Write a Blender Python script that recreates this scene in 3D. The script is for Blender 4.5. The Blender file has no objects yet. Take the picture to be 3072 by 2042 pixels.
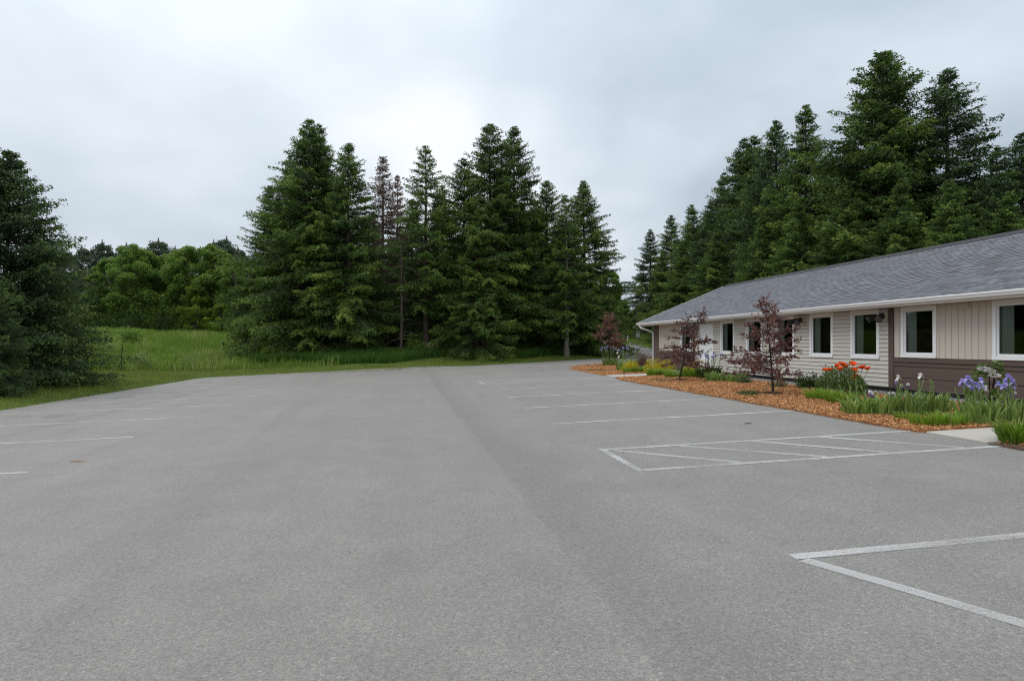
import bpy, bmesh, math, random
import numpy as np
from mathutils import Vector, Matrix

sc = bpy.context.scene
COL = sc.collection
R = math.radians

# ------------------------------------------------------------------ camera
FPX, YAW, PIT, SL, CH = 1900.0, 0.1555, 0.0052, 0.033, 1.68     # photo focal length in px, yaw, pitch, lot cross-slope, eye height
cam = bpy.data.cameras.new('camera')
cam.sensor_width = 36.0
cam.lens = FPX / 3072 * 36.0
cam.clip_start = 0.05
cam.clip_end = 3000
cam_o = bpy.data.objects.new('camera', cam)
COL.objects.link(cam_o)
cam_o.location = (0, 0, CH)
cam_o.rotation_euler = (math.pi / 2 + PIT, 0, -YAW)
sc.camera = cam_o

# ------------------------------------------------------------------ world: overcast sky over a Nishita base
SUN_EL, SUN_AZ = R(52), R(-62)          # azimuth measured from +y towards +x
w = bpy.data.worlds.new('World')
sc.world = w
w.use_nodes = True
nt = w.node_tree
nt.nodes.clear()
def N(tree, t, **kw):
    n = tree.nodes.new(t)
    for k, v in kw.items():
        if k in ('inp',):
            for a, b in v.items():
                n.inputs[a].default_value = b
        else:
            setattr(n, k, v)
    return n
def LK(tree, a, b): tree.links.new(a, b)
out = N(nt, 'ShaderNodeOutputWorld')
bg = N(nt, 'ShaderNodeBackground', inp={'Strength': 0.1})
sky = N(nt, 'ShaderNodeTexSky')
sky.sky_type = 'NISHITA'
sky.sun_disc = False
sky.sun_elevation = SUN_EL
sky.sun_rotation = SUN_AZ
sky.air_density = 1.0
sky.dust_density = 2.5
tc = N(nt, 'ShaderNodeTexCoord')
sep = N(nt, 'ShaderNodeSeparateXYZ')
LK(nt, tc.outputs['Generated'], sep.inputs[0])
zc = N(nt, 'ShaderNodeMath', operation='MAXIMUM', inp={1: 0.0}); LK(nt, sep.outputs['Z'], zc.inputs[0])
za = N(nt, 'ShaderNodeMath', operation='ADD', inp={1: 0.38}); LK(nt, zc.outputs[0], za.inputs[0])
dx = N(nt, 'ShaderNodeMath', operation='DIVIDE'); LK(nt, sep.outputs['X'], dx.inputs[0]); LK(nt, za.outputs[0], dx.inputs[1])
dy = N(nt, 'ShaderNodeMath', operation='DIVIDE'); LK(nt, sep.outputs['Y'], dy.inputs[0]); LK(nt, za.outputs[0], dy.inputs[1])
cmb = N(nt, 'ShaderNodeCombineXYZ', inp={2: 1.3}); LK(nt, dx.outputs[0], cmb.inputs[0]); LK(nt, dy.outputs[0], cmb.inputs[1])
mp = N(nt, 'ShaderNodeMapping'); mp.inputs['Location'].default_value = (4.05, 0.68, 0.85)
LK(nt, cmb.outputs[0], mp.inputs[0])
n1 = N(nt, 'ShaderNodeTexNoise', inp={'Scale': 0.85, 'Detail': 3.5, 'Roughness': 0.45, 'Distortion': 0.5}); LK(nt, mp.outputs[0], n1.inputs['Vector'])
n2 = N(nt, 'ShaderNodeTexNoise', inp={'Scale': 2.3, 'Detail': 5.0, 'Roughness': 0.5, 'Distortion': 0.2}); LK(nt, mp.outputs[0], n2.inputs['Vector'])
mixn = N(nt, 'ShaderNodeMix', data_type='FLOAT', inp={0: 0.22}); LK(nt, n1.outputs[0], mixn.inputs[2]); LK(nt, n2.outputs[0], mixn.inputs[3])
rp = N(nt, 'ShaderNodeValToRGB'); LK(nt, mixn.outputs[0], rp.inputs[0])
e = rp.color_ramp.elements
e[0].position = 0.32; e[0].color = (0.36, 0.42, 0.49, 1)
e[1].position = 0.68; e[1].color = (0.90, 0.92, 0.94, 1)
m_ = e.new(0.44); m_.color = (0.54, 0.605, 0.67, 1)
m_ = e.new(0.55); m_.color = (0.73, 0.77, 0.82, 1)
# standard overcast sky: brighter towards the zenith
gz = N(nt, 'ShaderNodeMath', operation='MULTIPLY_ADD', inp={1: 7.5, 2: 9.3}); zp = N(nt, 'ShaderNodeMath', operation='POWER', inp={1: 1.5}); LK(nt, zc.outputs[0], zp.inputs[0]); LK(nt, zp.outputs[0], gz.inputs[0])
cl = N(nt, 'ShaderNodeVectorMath', operation='SCALE'); LK(nt, rp.outputs[0], cl.inputs[0]); LK(nt, gz.outputs[0], cl.inputs[3])
mx = N(nt, 'ShaderNodeMix', data_type='RGBA', inp={0: 0.97})
LK(nt, sky.outputs[0], mx.inputs[6]); LK(nt, cl.outputs[0], mx.inputs[7])
LK(nt, mx.outputs[2], bg.inputs[0]); LK(nt, bg.outputs[0], out.inputs[0])

# ------------------------------------------------------------------ sun behind cloud
sl = bpy.data.lights.new('sun', 'SUN')
sl.energy = 1.1
sl.angle = R(28)
sl.color = (1.0, 0.97, 0.92)
so = bpy.data.objects.new('sun', sl)
COL.objects.link(so)
sdir = Vector((math.sin(SUN_AZ) * math.cos(SUN_EL), math.cos(SUN_AZ) * math.cos(SUN_EL), math.sin(SUN_EL)))
so.rotation_euler = sdir.to_track_quat('Z', 'Y').to_euler()
so.location = (0, 0, 40)

vs = sc.view_settings
vs.view_transform = 'Standard'
vs.look = 'None'
vs.exposure = 0.33
vs.gamma = 1.0
vs.use_curve_mapping = False
sc.cycles.use_denoising = True
sc.cycles.denoising_input_passes = 'RGB_ALBEDO_NORMAL'
sc.cycles.denoising_prefilter = 'NONE'
sc.cycles.filter_width = 1.15
sc.cycles.max_bounces = 6
sc.cycles.diffuse_bounces = 3
sc.cycles.glossy_bounces = 3
sc.cycles.transmission_bounces = 4
sc.cycles.transparent_max_bounces = 12
sc.cycles.caustics_reflective = False
sc.cycles.caustics_refractive = False

# ------------------------------------------------------------------ geometry helpers
random.seed(7)
def ray(px, py):
    x = (px - 1536) / FPX; y = 1.0; z = -(py - 1021) / FPX
    y, z = y * math.cos(PIT) - z * math.sin(PIT), y * math.sin(PIT) + z * math.cos(PIT)
    return (x * math.cos(YAW) + y * math.sin(YAW), -x * math.sin(YAW) + y * math.cos(YAW), z)
def gp(px, py):                       # photo pixel -> point on the plane of the parking lot
    r = ray(px, py); t = CH / (SL * r[0] - r[2])
    return (r[0] * t, r[1] * t)
def at_depth(px, D):                  # photo column and distance along the view -> (x, y)
    r = ray(px, 1031)
    n = r[0] * math.sin(YAW) + r[1] * math.cos(YAW)
    return (r[0] * D / n, r[1] * D / n)
def top_z(py, D): return CH + (1031 - py) / FPX * D
def C1(x, y): return (2572 + x / 2.306, 680 + y / 2.306)
def C2(x, y): return (2100 + x / 3.484, 800 + y / 3.484)
def C3(x, y): return (1680 + x / 4.537, 880 + y / 4.537)
def C5(x, y): return (2700 + x / 4.481, 1000 + y / 4.481)

def ss(a, b, v):
    t = np.clip((np.asarray(v, float) - a) / (b - a), 0, 1)
    return t * t * (3 - 2 * t)

FX = [-400, -13, -9.3, -4.9, -0.8, 3.7, 8.85, 14.75, 18.5, 26, 60, 400]
FY = [43, 43, 42.6, 41.6, 41.3, 44, 46.2, 49.7, 51.5, 55, 62, 62]
def T(x, y):                          # height of the ground
    x = np.asarray(x, float); y = np.asarray(y, float)
    base = SL * np.clip(x, -12.9, 14.0)
    dl = np.maximum(0, -12.85 - x)
    df = np.maximum(0, y - np.interp(x, FX, FY))
    d = np.hypot(dl, df)
    right = ss(10, 20, x) * ss(40, 50, y)
    left = ss(-8, -22, x)
    rise = 0.10 * ss(0.1, 1.0, d) + 0.62 * ss(0, 9, d) + (1.6 + 1.1 * left) * ss(5, 44, d)
    rise = rise * (1 - 0.35 * right) + right * 0.42 * ss(49, 70, y)
    mound = .75 * np.exp(-(((x - 27) / 9) ** 2 + ((y - 80) / 9) ** 2))
    und = 0.05 * np.sin(x * .9 + 1.3 * np.sin(y * .31)) * np.cos(y * .7) * ss(2, 8, d)
    return base + rise + und + mound
def Tz(x, y): return float(T(x, y))
def hit(px, py):                      # photo pixel -> point on the ground
    r = ray(px, py); t = 3.0
    while t < 140:
        if CH + r[2] * t < Tz(r[0] * t, r[1] * t): break
        t += 0.1
    return (r[0] * t, r[1] * t)

def link(name, me, mat=None, parent=None):
    o = bpy.data.objects.new(name, me)
    COL.objects.link(o)
    if mat is not None and me is not None and not me.materials: me.materials.append(mat)
    if parent is not None: o.parent = parent
    return o
def tag(o, label=None, cat=None, group=None, kind=None):
    if label: o['label'] = label
    if cat: o['category'] = cat
    if group: o['group'] = group
    if kind: o['kind'] = kind
    return o
def thing(name, loc, label, cat, group=None, rz=0):
    o = bpy.data.objects.new(name, None); COL.objects.link(o)
    o.empty_display_size = .1
    o.location = loc; o.rotation_euler = (0, 0, rz)
    return tag(o, label, cat, group)

def mesh_np(name, V, polys, attrs=None, smooth=False):
    me = bpy.data.meshes.new(name)
    V = np.asarray(V, np.float32)
    me.vertices.add(len(V)); me.vertices.foreach_set('co', V.ravel())
    polys = [np.asarray(p, np.int32) for p in polys if len(p)]
    idx = np.concatenate([p.ravel() for p in polys]).astype(np.int32)
    tot = np.concatenate([np.full(len(p), p.shape[1], np.int32) for p in polys])
    st = np.concatenate([[0], np.cumsum(tot)[:-1]]).astype(np.int32)
    me.loops.add(len(idx)); me.loops.foreach_set('vertex_index', idx)
    me.polygons.add(len(tot)); me.polygons.foreach_set('loop_start', st)
    if smooth: me.polygons.foreach_set('use_smooth', np.ones(len(tot), bool))
    if attrs:
        for k, a in attrs.items():
            at = me.attributes.new(k, 'FLOAT', 'POINT')
            at.data.foreach_set('value', np.asarray(a, np.float32))
    me.update(calc_edges=True)
    me.validate()
    return me

class MB:
    def __init__(s): s.v = []; s.f = []; s.a = []; s.cur = 0.5
    def add(s, vs_, fs):
        n = len(s.v); s.v += [tuple(q) for q in vs_]; s.a += [s.cur] * len(vs_)
        s.f += [tuple(i + n for i in f) for f in fs]
    def box(s, x0, x1, y0, y1, z0, z1):
        s.add([(x0, y0, z0), (x1, y0, z0), (x1, y1, z0), (x0, y1, z0), (x0, y0, z1), (x1, y0, z1), (x1, y1, z1), (x0, y1, z1)],
              [(0, 3, 2, 1), (4, 5, 6, 7), (0, 1, 5, 4), (1, 2, 6, 5), (2, 3, 7, 6), (3, 0, 4, 7)])
    def prism_y(s, prof, y0, y1):       # xz profile extruded along y
        n = len(prof)
        s.add([(x, y0, z) for x, z in prof] + [(x, y1, z) for x, z in prof],
              [tuple(range(n)), tuple(range(2 * n - 1, n - 1, -1))] + [(i, i + n, (i + 1) % n + n, (i + 1) % n) for i in range(n)])
    def tube(s, pts, rads, sides=6, cap=True, rot=0.0):
        pts = [Vector(q) for q in pts]
        if not hasattr(rads, '__len__'): rads = [rads] * len(pts)
        rings = []; up = None
        for i, q in enumerate(pts):
            d = (pts[min(i + 1, len(pts) - 1)] - pts[max(i - 1, 0)]).normalized()
            if up is None:
                up = Vector((0, 0, 1)) if abs(d.z) < .9 else Vector((0, 1, 0))
            u = (up - d * up.dot(d)).normalized(); v = d.cross(u); up = u
            rings.append([q + (u * math.cos(rot + 2 * math.pi * k / sides) + v * math.sin(rot + 2 * math.pi * k / sides)) * rads[i] for k in range(sides)])
        n = len(pts)
        fs = [(i * sides + k, i * sides + (k + 1) % sides, (i + 1) * sides + (k + 1) % sides, (i + 1) * sides + k) for i in range(n - 1) for k in range(sides)]
        if cap: fs += [tuple(range(sides - 1, -1, -1)), tuple((n - 1) * sides + k for k in range(sides))]
        s.add([tuple(q) for r_ in rings for q in r_], fs)
    def mesh(s, name, smooth=False):
        me = bpy.data.meshes.new(name); me.from_pydata(s.v, [], s.f)
        if smooth: me.polygons.foreach_set('use_smooth', [True] * len(me.polygons))
        at = me.attributes.new('tone', 'FLOAT', 'POINT'); at.data.foreach_set('value', s.a)
        me.update(); return me
    def build(s, name, mat, parent=None, smooth=False):
        return link(name, s.mesh(name, smooth), mat, parent)
def bevel(o, w_=.004, seg=1):
    b = o.modifiers.new('bevel', 'BEVEL'); b.width = w_; b.segments = seg; b.limit_method = 'ANGLE'
    return o

# ------------------------------------------------------------------ materials
def newmat(name):
    m = bpy.data.materials.new(name); m.use_nodes = True
    t = m.node_tree
    return m, t, t.nodes['Principled BSDF']
def rgb(c): return (c[0], c[1], c[2], 1)
def plain(name, c, rough=.6, var=.12, scale=6.0, bump=0.0, bscale=60.0, spec=.4, stretch=(1, 1, 1)):
    m, t, b = newmat(name)
    b.inputs['Roughness'].default_value = rough
    b.inputs['Specular IOR Level'].default_value = spec
    co = N(t, 'ShaderNodeTexCoord')
    mpp = N(t, 'ShaderNodeMapping'); mpp.inputs['Scale'].default_value = stretch
    LK(t, co.outputs['Object'], mpp.inputs[0])
    n = N(t, 'ShaderNodeTexNoise', inp={'Scale': scale, 'Detail': 4.0}); LK(t, mpp.outputs[0], n.inputs['Vector'])
    mx_ = N(t, 'ShaderNodeMix', data_type='RGBA')
    mx_.inputs[6].default_value = rgb([q * (1 - var) for q in c]); mx_.inputs[7].default_value = rgb([min(1, q * (1 + var)) for q in c])
    LK(t, n.outputs[0], mx_.inputs[0]); LK(t, mx_.outputs[2], b.inputs['Base Color'])
    if bump:
        n_ = N(t, 'ShaderNodeTexNoise', inp={'Scale': bscale, 'Detail': 3.0}); LK(t, mpp.outputs[0], n_.inputs['Vector'])
        bp = N(t, 'ShaderNodeBump', inp={'Strength': bump, 'Distance': .01}); LK(t, n_.outputs[0], bp.inputs['Height']); LK(t, bp.outputs[0], b.inputs['Normal'])
    return m
def leafmat(name, stops, rough=.55, trans=.25, spec=.25):
    # colour by the 'tone' attribute (new growth at spruce tips; lighter towards the top on crowns and shrubs), with a little noise; two-sided with some light through
    m, t, b = newmat(name)
    b.inputs['Roughness'].default_value = rough
    b.inputs['Specular IOR Level'].default_value = spec
    at = N(t, 'ShaderNodeAttribute', attribute_name='tone')
    r_ = N(t, 'ShaderNodeValToRGB'); LK(t, at.outputs['Fac'], r_.inputs[0])
    el = r_.color_ramp.elements
    el[0].position = stops[0][0]; el[0].color = rgb(stops[0][1])
    el[1].position = stops[-1][0]; el[1].color = rgb(stops[-1][1])
    for p_, c_ in stops[1:-1]: el.new(p_).color = rgb(c_)
    oi = N(t, 'ShaderNodeObjectInfo')
    ml = N(t, 'ShaderNodeMath', operation='MULTIPLY_ADD', inp={1: .3, 2: .85}); LK(t, oi.outputs['Random'], ml.inputs[0])
    vm = N(t, 'ShaderNodeVectorMath', operation='SCALE'); LK(t, r_.outputs[0], vm.inputs[0]); LK(t, ml.outputs[0], vm.inputs[3])
    LK(t, vm.outputs[0], b.inputs['Base Color'])
    if trans:
        tr = N(t, 'ShaderNodeBsdfTranslucent'); LK(t, vm.outputs[0], tr.inputs[0])
        ms = N(t, 'ShaderNodeMixShader', inp={0: trans})
        LK(t, b.outputs[0], ms.inputs[1]); LK(t, tr.outputs[0], ms.inputs[2])
        LK(t, ms.outputs[0], t.nodes['Material Output'].inputs[0])
    return m

def asphalt():
    m, t, b = newmat('asphalt')
    co = N(t, 'ShaderNodeTexCoord')
    P_ = co.outputs['Object']
    sp = N(t, 'ShaderNodeSeparateXYZ'); LK(t, P_, sp.inputs[0])
    def noise(scale, det, rough=.55):
        n = N(t, 'ShaderNodeTexNoise', inp={'Scale': scale, 'Detail': det, 'Roughness': rough}); LK(t, P_, n.inputs['Vector']); return n
    def math_(op, a, b_=None, c_=None):
        n = N(t, 'ShaderNodeMath', operation=op)
        for i, q in enumerate((a, b_, c_)):
            if q is None: continue
            if isinstance(q, (int, float)): n.inputs[i].default_value = q
            else: LK(t, q, n.inputs[i])
        return n.outputs[0]
    big = noise(.22, 4); mid = noise(1.7, 5); fine = noise(90, 3, .7); fine2 = noise(35, 2)
    vor = N(t, 'ShaderNodeTexVoronoi', inp={'Scale': 120.0}); LK(t, P_, vor.inputs['Vector'])
    # aggregate: light and dark stones
    vsep = N(t, 'ShaderNodeSeparateColor'); LK(t, vor.outputs['Color'], vsep.inputs[0])
    stone = math_('MULTIPLY_ADD', vsep.outputs[0], .30, .85)
    bright = math_('GREATER_THAN', vsep.outputs[1], .965)
    stone = math_('MULTIPLY_ADD', bright, .42, stone)
    dark = math_('GREATER_THAN', vsep.outputs[2], .93)
    stone = math_('MULTIPLY_ADD', dark, -.22, stone)
    grain = math_('MULTIPLY', math_('MULTIPLY_ADD', fine.outputs[0], 1.5, .25), math_('MULTIPLY_ADD', fine2.outputs[0], .8, .60))
    patch = math_('MULTIPLY_ADD', big.outputs[0], .30, .85)
    patch2 = math_('MULTIPLY_ADD', mid.outputs[0], .34, .83)
    mps = N(t, 'ShaderNodeMapping'); mps.inputs['Scale'].default_value = (1.3, .07, 1); LK(t, P_, mps.inputs[0])
    sk = N(t, 'ShaderNodeTexNoise', inp={'Scale': 1.0, 'Detail': 5.0, 'Roughness': .6}); LK(t, mps.outputs[0], sk.inputs['Vector'])
    patch2 = math_('MULTIPLY', patch2, math_('MULTIPLY_ADD', sk.outputs[0], .26, .87))
    val = math_('MULTIPLY', math_('MULTIPLY', stone, grain), math_('MULTIPLY', patch, patch2))
    # paving seams: the mat laid beside the seam is coarser and darker for about a metre
    wob = noise(.9, 3)
    def seam(x0, dxdy, width, depth, val):
        xs = math_('MULTIPLY_ADD', sp.outputs['Y'], dxdy, sp.outputs['X'])
        xs = math_('SUBTRACT', xs, x0)
        xs = math_('MULTIPLY_ADD', math_('SUBTRACT', wob.outputs[0], .5), .22, xs)
        a_ = N(t, 'ShaderNodeMapRange', interpolation_type='SMOOTHSTEP', inp={1: -.03, 2: .06, 3: 0, 4: 1}); LK(t, xs, a_.inputs[0])
        b_ = N(t, 'ShaderNodeMapRange', interpolation_type='SMOOTHSTEP', inp={1: .1, 2: width, 3: 1, 4: 0}); LK(t, xs, b_.inputs[0])
        k = math_('MULTIPLY', math_('MULTIPLY', a_.outputs[0], b_.outputs[0]), math_('MULTIPLY_ADD', mid.outputs[0], 1.2, .3))
        return math_('MULTIPLY', val, math_('MULTIPLY_ADD', k, -depth, 1.0))
    val = seam(1.27, .017, 1.1, .14, val)
    val = seam(-1.95, .085, .8, .06, val)
    val = seam(-8.4, .02, .7, .10, val)
    # damp / tar stains along the left edge
    st = noise(.55, 3)
    sm = N(t, 'ShaderNodeMapRange', inp={1: .60, 2: .66, 3: 0, 4: 1}); LK(t, st.outputs[0], sm.inputs[0])
    lx = N(t, 'ShaderNodeMapRange', inp={1: -8.0, 2: -11.0, 3: 0, 4: 1}); LK(t, sp.outputs['X'], lx.inputs[0])
    val = math_('MULTIPLY', val, math_('MULTIPLY_ADD', math_('MULTIPLY', sm.outputs[0], lx.outputs[0]), -.38, 1.0))
    c = N(t, 'ShaderNodeVectorMath', operation='SCALE'); c.inputs[0].default_value = (.190, .180, .166); LK(t, val, c.inputs[3])
    LK(t, c.outputs[0], b.inputs['Base Color'])
    b.inputs['Roughness'].default_value = .70
    b.inputs['Specular IOR Level'].default_value = .5
    bp = N(t, 'ShaderNodeBump', inp={'Strength': .55, 'Distance': .006}); LK(t, math_('ADD', vor.outputs['Distance'], fine.outputs[0]), bp.inputs['Height'])
    LK(t, bp.outputs[0], b.inputs['Normal'])
    return m
def paint(nm='worn_paint', amax=.80):
    m, t, b = newmat(nm)
    co = N(t, 'ShaderNodeTexCoord')
    n = N(t, 'ShaderNodeTexNoise', inp={'Scale': 85.0, 'Detail': 3.0, 'Roughness': .75}); LK(t, co.outputs['Object'], n.inputs['Vector'])
    n2_ = N(t, 'ShaderNodeTexNoise', inp={'Scale': 1.1, 'Detail': 3.0}); LK(t, co.outputs['Object'], n2_.inputs['Vector'])
    ad = N(t, 'ShaderNodeMath', operation='MULTIPLY_ADD', inp={1: .75}); LK(t, n2_.outputs[0], ad.inputs[0]); LK(t, n.outputs[0], ad.inputs[2])
    mr = N(t, 'ShaderNodeMapRange', inp={1: .66, 2: 1.02, 3: .0, 4: amax}); LK(t, ad.outputs[0], mr.inputs[0])
    b.inputs['Base Color'].default_value = (.64, .64, .63, 1); b.inputs['Roughness'].default_value = .6
    tr = N(t, 'ShaderNodeBsdfTransparent')
    ms = N(t, 'ShaderNodeMixShader'); LK(t, mr.outputs[0], ms.inputs[0]); LK(t, tr.outputs[0], ms.inputs[1]); LK(t, b.outputs[0], ms.inputs[2])
    LK(t, ms.outputs[0], t.nodes['Material Output'].inputs[0])
    return m
def ground_mat(name, c1, c2, c3, sc1=.35):
    m, t, b = newmat(name)
    co = N(t, 'ShaderNodeTexCoord')
    n = N(t, 'ShaderNodeTexNoise', inp={'Scale': sc1, 'Detail': 5.0, 'Roughness': .6}); LK(t, co.outputs['Object'], n.inputs['Vector'])
    n_ = N(t, 'ShaderNodeTexNoise', inp={'Scale': 14.0, 'Detail': 4.0, 'Roughness': .7}); LK(t, co.outputs['Object'], n_.inputs['Vector'])
    r_ = N(t, 'ShaderNodeValToRGB'); el = r_.color_ramp.elements
    el[0].position = .35; el[0].color = rgb(c1); el[1].position = .7; el[1].color = rgb(c3); el.new(.52).color = rgb(c2)
    LK(t, n.outputs[0], r_.inputs[0])
    mm = N(t, 'ShaderNodeMath', operation='MULTIPLY_ADD', inp={1: .9, 2: .55}); LK(t, n_.outputs[0], mm.inputs[0])
    vm = N(t, 'ShaderNodeVectorMath', operation='SCALE'); LK(t, r_.outputs[0], vm.inputs[0]); LK(t, mm.outputs[0], vm.inputs[3])
    LK(t, vm.outputs[0], b.inputs['Base Color']); b.inputs['Roughness'].default_value = .9; b.inputs['Specular IOR Level'].default_value = .1
    bp = N(t, 'ShaderNodeBump', inp={'Strength': .8, 'Distance': .05}); LK(t, n_.outputs[0], bp.inputs['Height']); LK(t, bp.outputs[0], b.inputs['Normal'])
    return m
def glass_mat():
    m, t, b = newmat('window_glass')
    fr = N(t, 'ShaderNodeFresnel', inp={'IOR': 1.52})
    gl = N(t, 'ShaderNodeBsdfGlossy', inp={'Roughness': .0}); gl.inputs[0].default_value = (.9, .95, .92, 1)
    tr = N(t, 'ShaderNodeBsdfTransparent'); tr.inputs[0].default_value = (.72, .77, .74, 1)
    ad = N(t, 'ShaderNodeMath', operation='MULTIPLY_ADD', inp={1: 1.2, 2: .0}); LK(t, fr.outputs[0], ad.inputs[0])
    ms = N(t, 'ShaderNodeMixShader'); LK(t, ad.outputs[0], ms.inputs[0]); LK(t, tr.outputs[0], ms.inputs[1]); LK(t, gl.outputs[0], ms.inputs[2])
    LK(t, ms.outputs[0], t.nodes['Material Output'].inputs[0])
    return m
def tone_mat(name, stops, rough=.8, spec=.3, bump=.0, bscale=80):
    m = leafmat(name, stops, rough, 0, spec)
    if bump:
        t = m.node_tree; b = t.nodes['Principled BSDF']
        co = N(t, 'ShaderNodeTexCoord')
        n = N(t, 'ShaderNodeTexNoise', inp={'Scale': bscale, 'Detail': 3.0}); LK(t, co.outputs['Object'], n.inputs['Vector'])
        bp = N(t, 'ShaderNodeBump', inp={'Strength': bump, 'Distance': .01}); LK(t, n.outputs[0], bp.inputs['Height']); LK(t, bp.outputs[0], b.inputs['Normal'])
    return m

M = {}
M['asphalt'] = asphalt()
M['paint'] = paint(); M['paint_worn'] = paint('very_worn_paint', .66); M['paint_faded'] = paint('faded_paint', .50)
M['ground'] = ground_mat('meadow_soil', (.045, .075, .018), (.07, .115, .022), (.11, .13, .035))
M['concrete'] = plain('concrete', (.38, .355, .32), .85, .10, 3.0, .25, 90)
M['mulch_soil'] = plain('mulch_soil', (.27, .125, .052), .95, .2, 30, .5, 60, .1)
M['dark_soil'] = plain('dark_soil', (.075, .05, .036), .95, .3, 9, .8, 40, .1)
M['chips'] = tone_mat('wood_chips', [(0, (.15, .062, .028)), (.4, (.38, .175, .070)), (.75, (.54, .28, .12)), (1, (.70, .48, .27))], .85, .15)
M['gravel'] = tone_mat('gravel', [(0, (.16, .15, .14)), (.5, (.34, .32, .31)), (1, (.58, .56, .55))], .85, .3)
M['white'] = plain('white_vinyl', (.78, .79, .81), .38, .02, 2, 0, 10, .5)
M['cream'] = plain('cream_panel', (.53, .49, .43), .55, .05, 1.2, .06, 30, .35, (1, 1, .15))
M['siding'] = plain('vinyl_siding', (.56, .54, .495), .5, .03, 1.1, .05, 40, .35, (1, .1, 1))
M['brown'] = plain('brown_stain', (.108, .076, .062), .7, .22, 3.5, .25, 50, .3, (1, .12, 1.5))
M['soffit'] = plain('soffit', (.62, .60, .57), .6, .03, 2)
M['black'] = plain('foundation', (.018, .018, .020), .8, .2, 5)
M['blackmetal'] = plain('black_metal', (.014, .014, .015), .35, .1, 5)
M['interior'] = plain('interior', (.10, .095, .09), .9, .1, 2)
M['curtain'] = plain('curtain', (.42, .455, .43), .9, .08, 3, 0, 1, .1)
M['glass'] = glass_mat()
M['lens'] = plain('lamp_lens', (.08, .08, .08), .2, .02, 2)
M['shingle'] = tone_mat('shingle', [(0, (.108, .110, .124)), (.5, (.138, .141, .157)), (1, (.172, .175, .191))], .9, .25, .5, 220)
M['ridge'] = plain('ridge_vent', (.045, .045, .05), .9, .15, 8)
M['bark'] = plain('spruce_bark', (.085, .068, .055), .95, .35, 5, .7, 25, .1, (1, 1, .25))
M['greybark'] = plain('grey_bark', (.17, .15, .13), .95, .3, 5, .6, 25, .1, (1, 1, .25))
M['darkbark'] = plain('dark_bark', (.045, .033, .03), .9, .25, 9, .5, 30, .15)
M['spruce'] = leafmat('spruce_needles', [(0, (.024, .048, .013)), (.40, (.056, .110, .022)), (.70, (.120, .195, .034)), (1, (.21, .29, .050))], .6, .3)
M['spruce_blue'] = leafmat('spruce_needles_dark', [(0, (.024, .048, .020)), (.5, (.052, .098, .032)), (.82, (.100, .165, .042)), (1, (.18, .25, .055))], .6, .28)
M['pine'] = leafmat('pine_needles_hazed', [(0, (.06, .09, .055)), (1, (.13, .175, .105))], .6, .15)  # needle colour lightened and blued to stand in for distance haze
M['deadneedle'] = leafmat('dead_needles', [(0, (.10, .070, .055)), (1, (.28, .19, .14))], .9, .1)
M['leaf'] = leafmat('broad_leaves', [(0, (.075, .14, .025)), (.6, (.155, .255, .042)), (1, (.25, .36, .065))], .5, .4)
M['leaf_yellow'] = leafmat('young_leaves', [(0, (.10, .17, .015)), (1, (.24, .32, .03))], .5, .35)
M['leaf_pale'] = leafmat('pale_leaves', [(0, (.16, .24, .06)), (1, (.42, .47, .20))], .6, .3)
M['purple'] = leafmat('purple_leaves', [(0, (.070, .032, .026)), (.6, (.155, .064, .052)), (1, (.31, .14, .11))], .4, .22, .4)
M['copper'] = leafmat('copper_leaves', [(0, (.10, .055, .04)), (.6, (.22, .115, .08)), (1, (.36, .21, .14))], .45, .22, .4)
M['lawn'] = leafmat('lawn_blades', [(0, (.11, .15, .02)), (.6, (.18, .225, .034)), (1, (.32, .31, .09))], .6, .35)
M['meadow'] = leafmat('meadow_blades', [(0, (.10, .18, .022)), (.6, (.165, .27, .038)), (.9, (.24, .33, .06)), (1, (.38, .38, .16))], .6, .35)
M['tallgrass'] = leafmat('tall_grass_blades', [(0, (.035, .085, .012)), (.7, (.06, .135, .018)), (1, (.12, .20, .03))], .6, .35)
M['iris_leaf'] = leafmat('iris_leaves', [(0, (.13, .21, .045)), (.6, (.23, .34, .085)), (1, (.36, .46, .15))], .45, .4, .4)
M['lily_leaf'] = leafmat('daylily_leaves', [(0, (.10, .19, .016)), (.6, (.18, .31, .026)), (1, (.30, .43, .05))], .4, .4, .4)
M['dark_leaf'] = leafmat('dark_leaves', [(0, (.026, .055, .015)), (1, (.07, .12, .03))], .5, .25)
M['herb_leaf'] = leafmat('herb_leaves', [(0, (.06, .12, .026)), (.6, (.12, .20, .05)), (1, (.20, .29, .09))], .6, .35)
M['yellow_leaf'] = leafmat('golden_leaves', [(0, (.26, .28, .014)), (.5, (.56, .46, .018)), (1, (.82, .62, .03))], .5, .3)
M['cushion_leaf'] = leafmat('cushion_leaves', [(0, (.05, .09, .03)), (1, (.13, .17, .07))], .7, .2)
M['lavender'] = leafmat('lavender_petals', [(0, (.22, .18, .55)), (1, (.50, .46, .80))], .5, .35)
M['petal_white'] = leafmat('white_petals', [(0, (.62, .58, .60)), (1, (.86, .85, .82))], .5, .35)
M['petal_purple'] = leafmat('purple_petals', [(0, (.06, .02, .12)), (1, (.22, .10, .32))], .5, .25)
M['poppy'] = leafmat('poppy_petals', [(0, (.80, .07, .008)), (1, (.95, .19, .02))], .45, .35)
M['stalk'] = plain('green_stalk', (.16, .24, .07), .6, .15, 9)
M['twig'] = plain('dry_twig', (.35, .18, .07), .9, .2, 20)
M['stone'] = plain('field_stone', (.20, .19, .175), .9, .35, 6, .5, 14)
print('materials ok')

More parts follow.
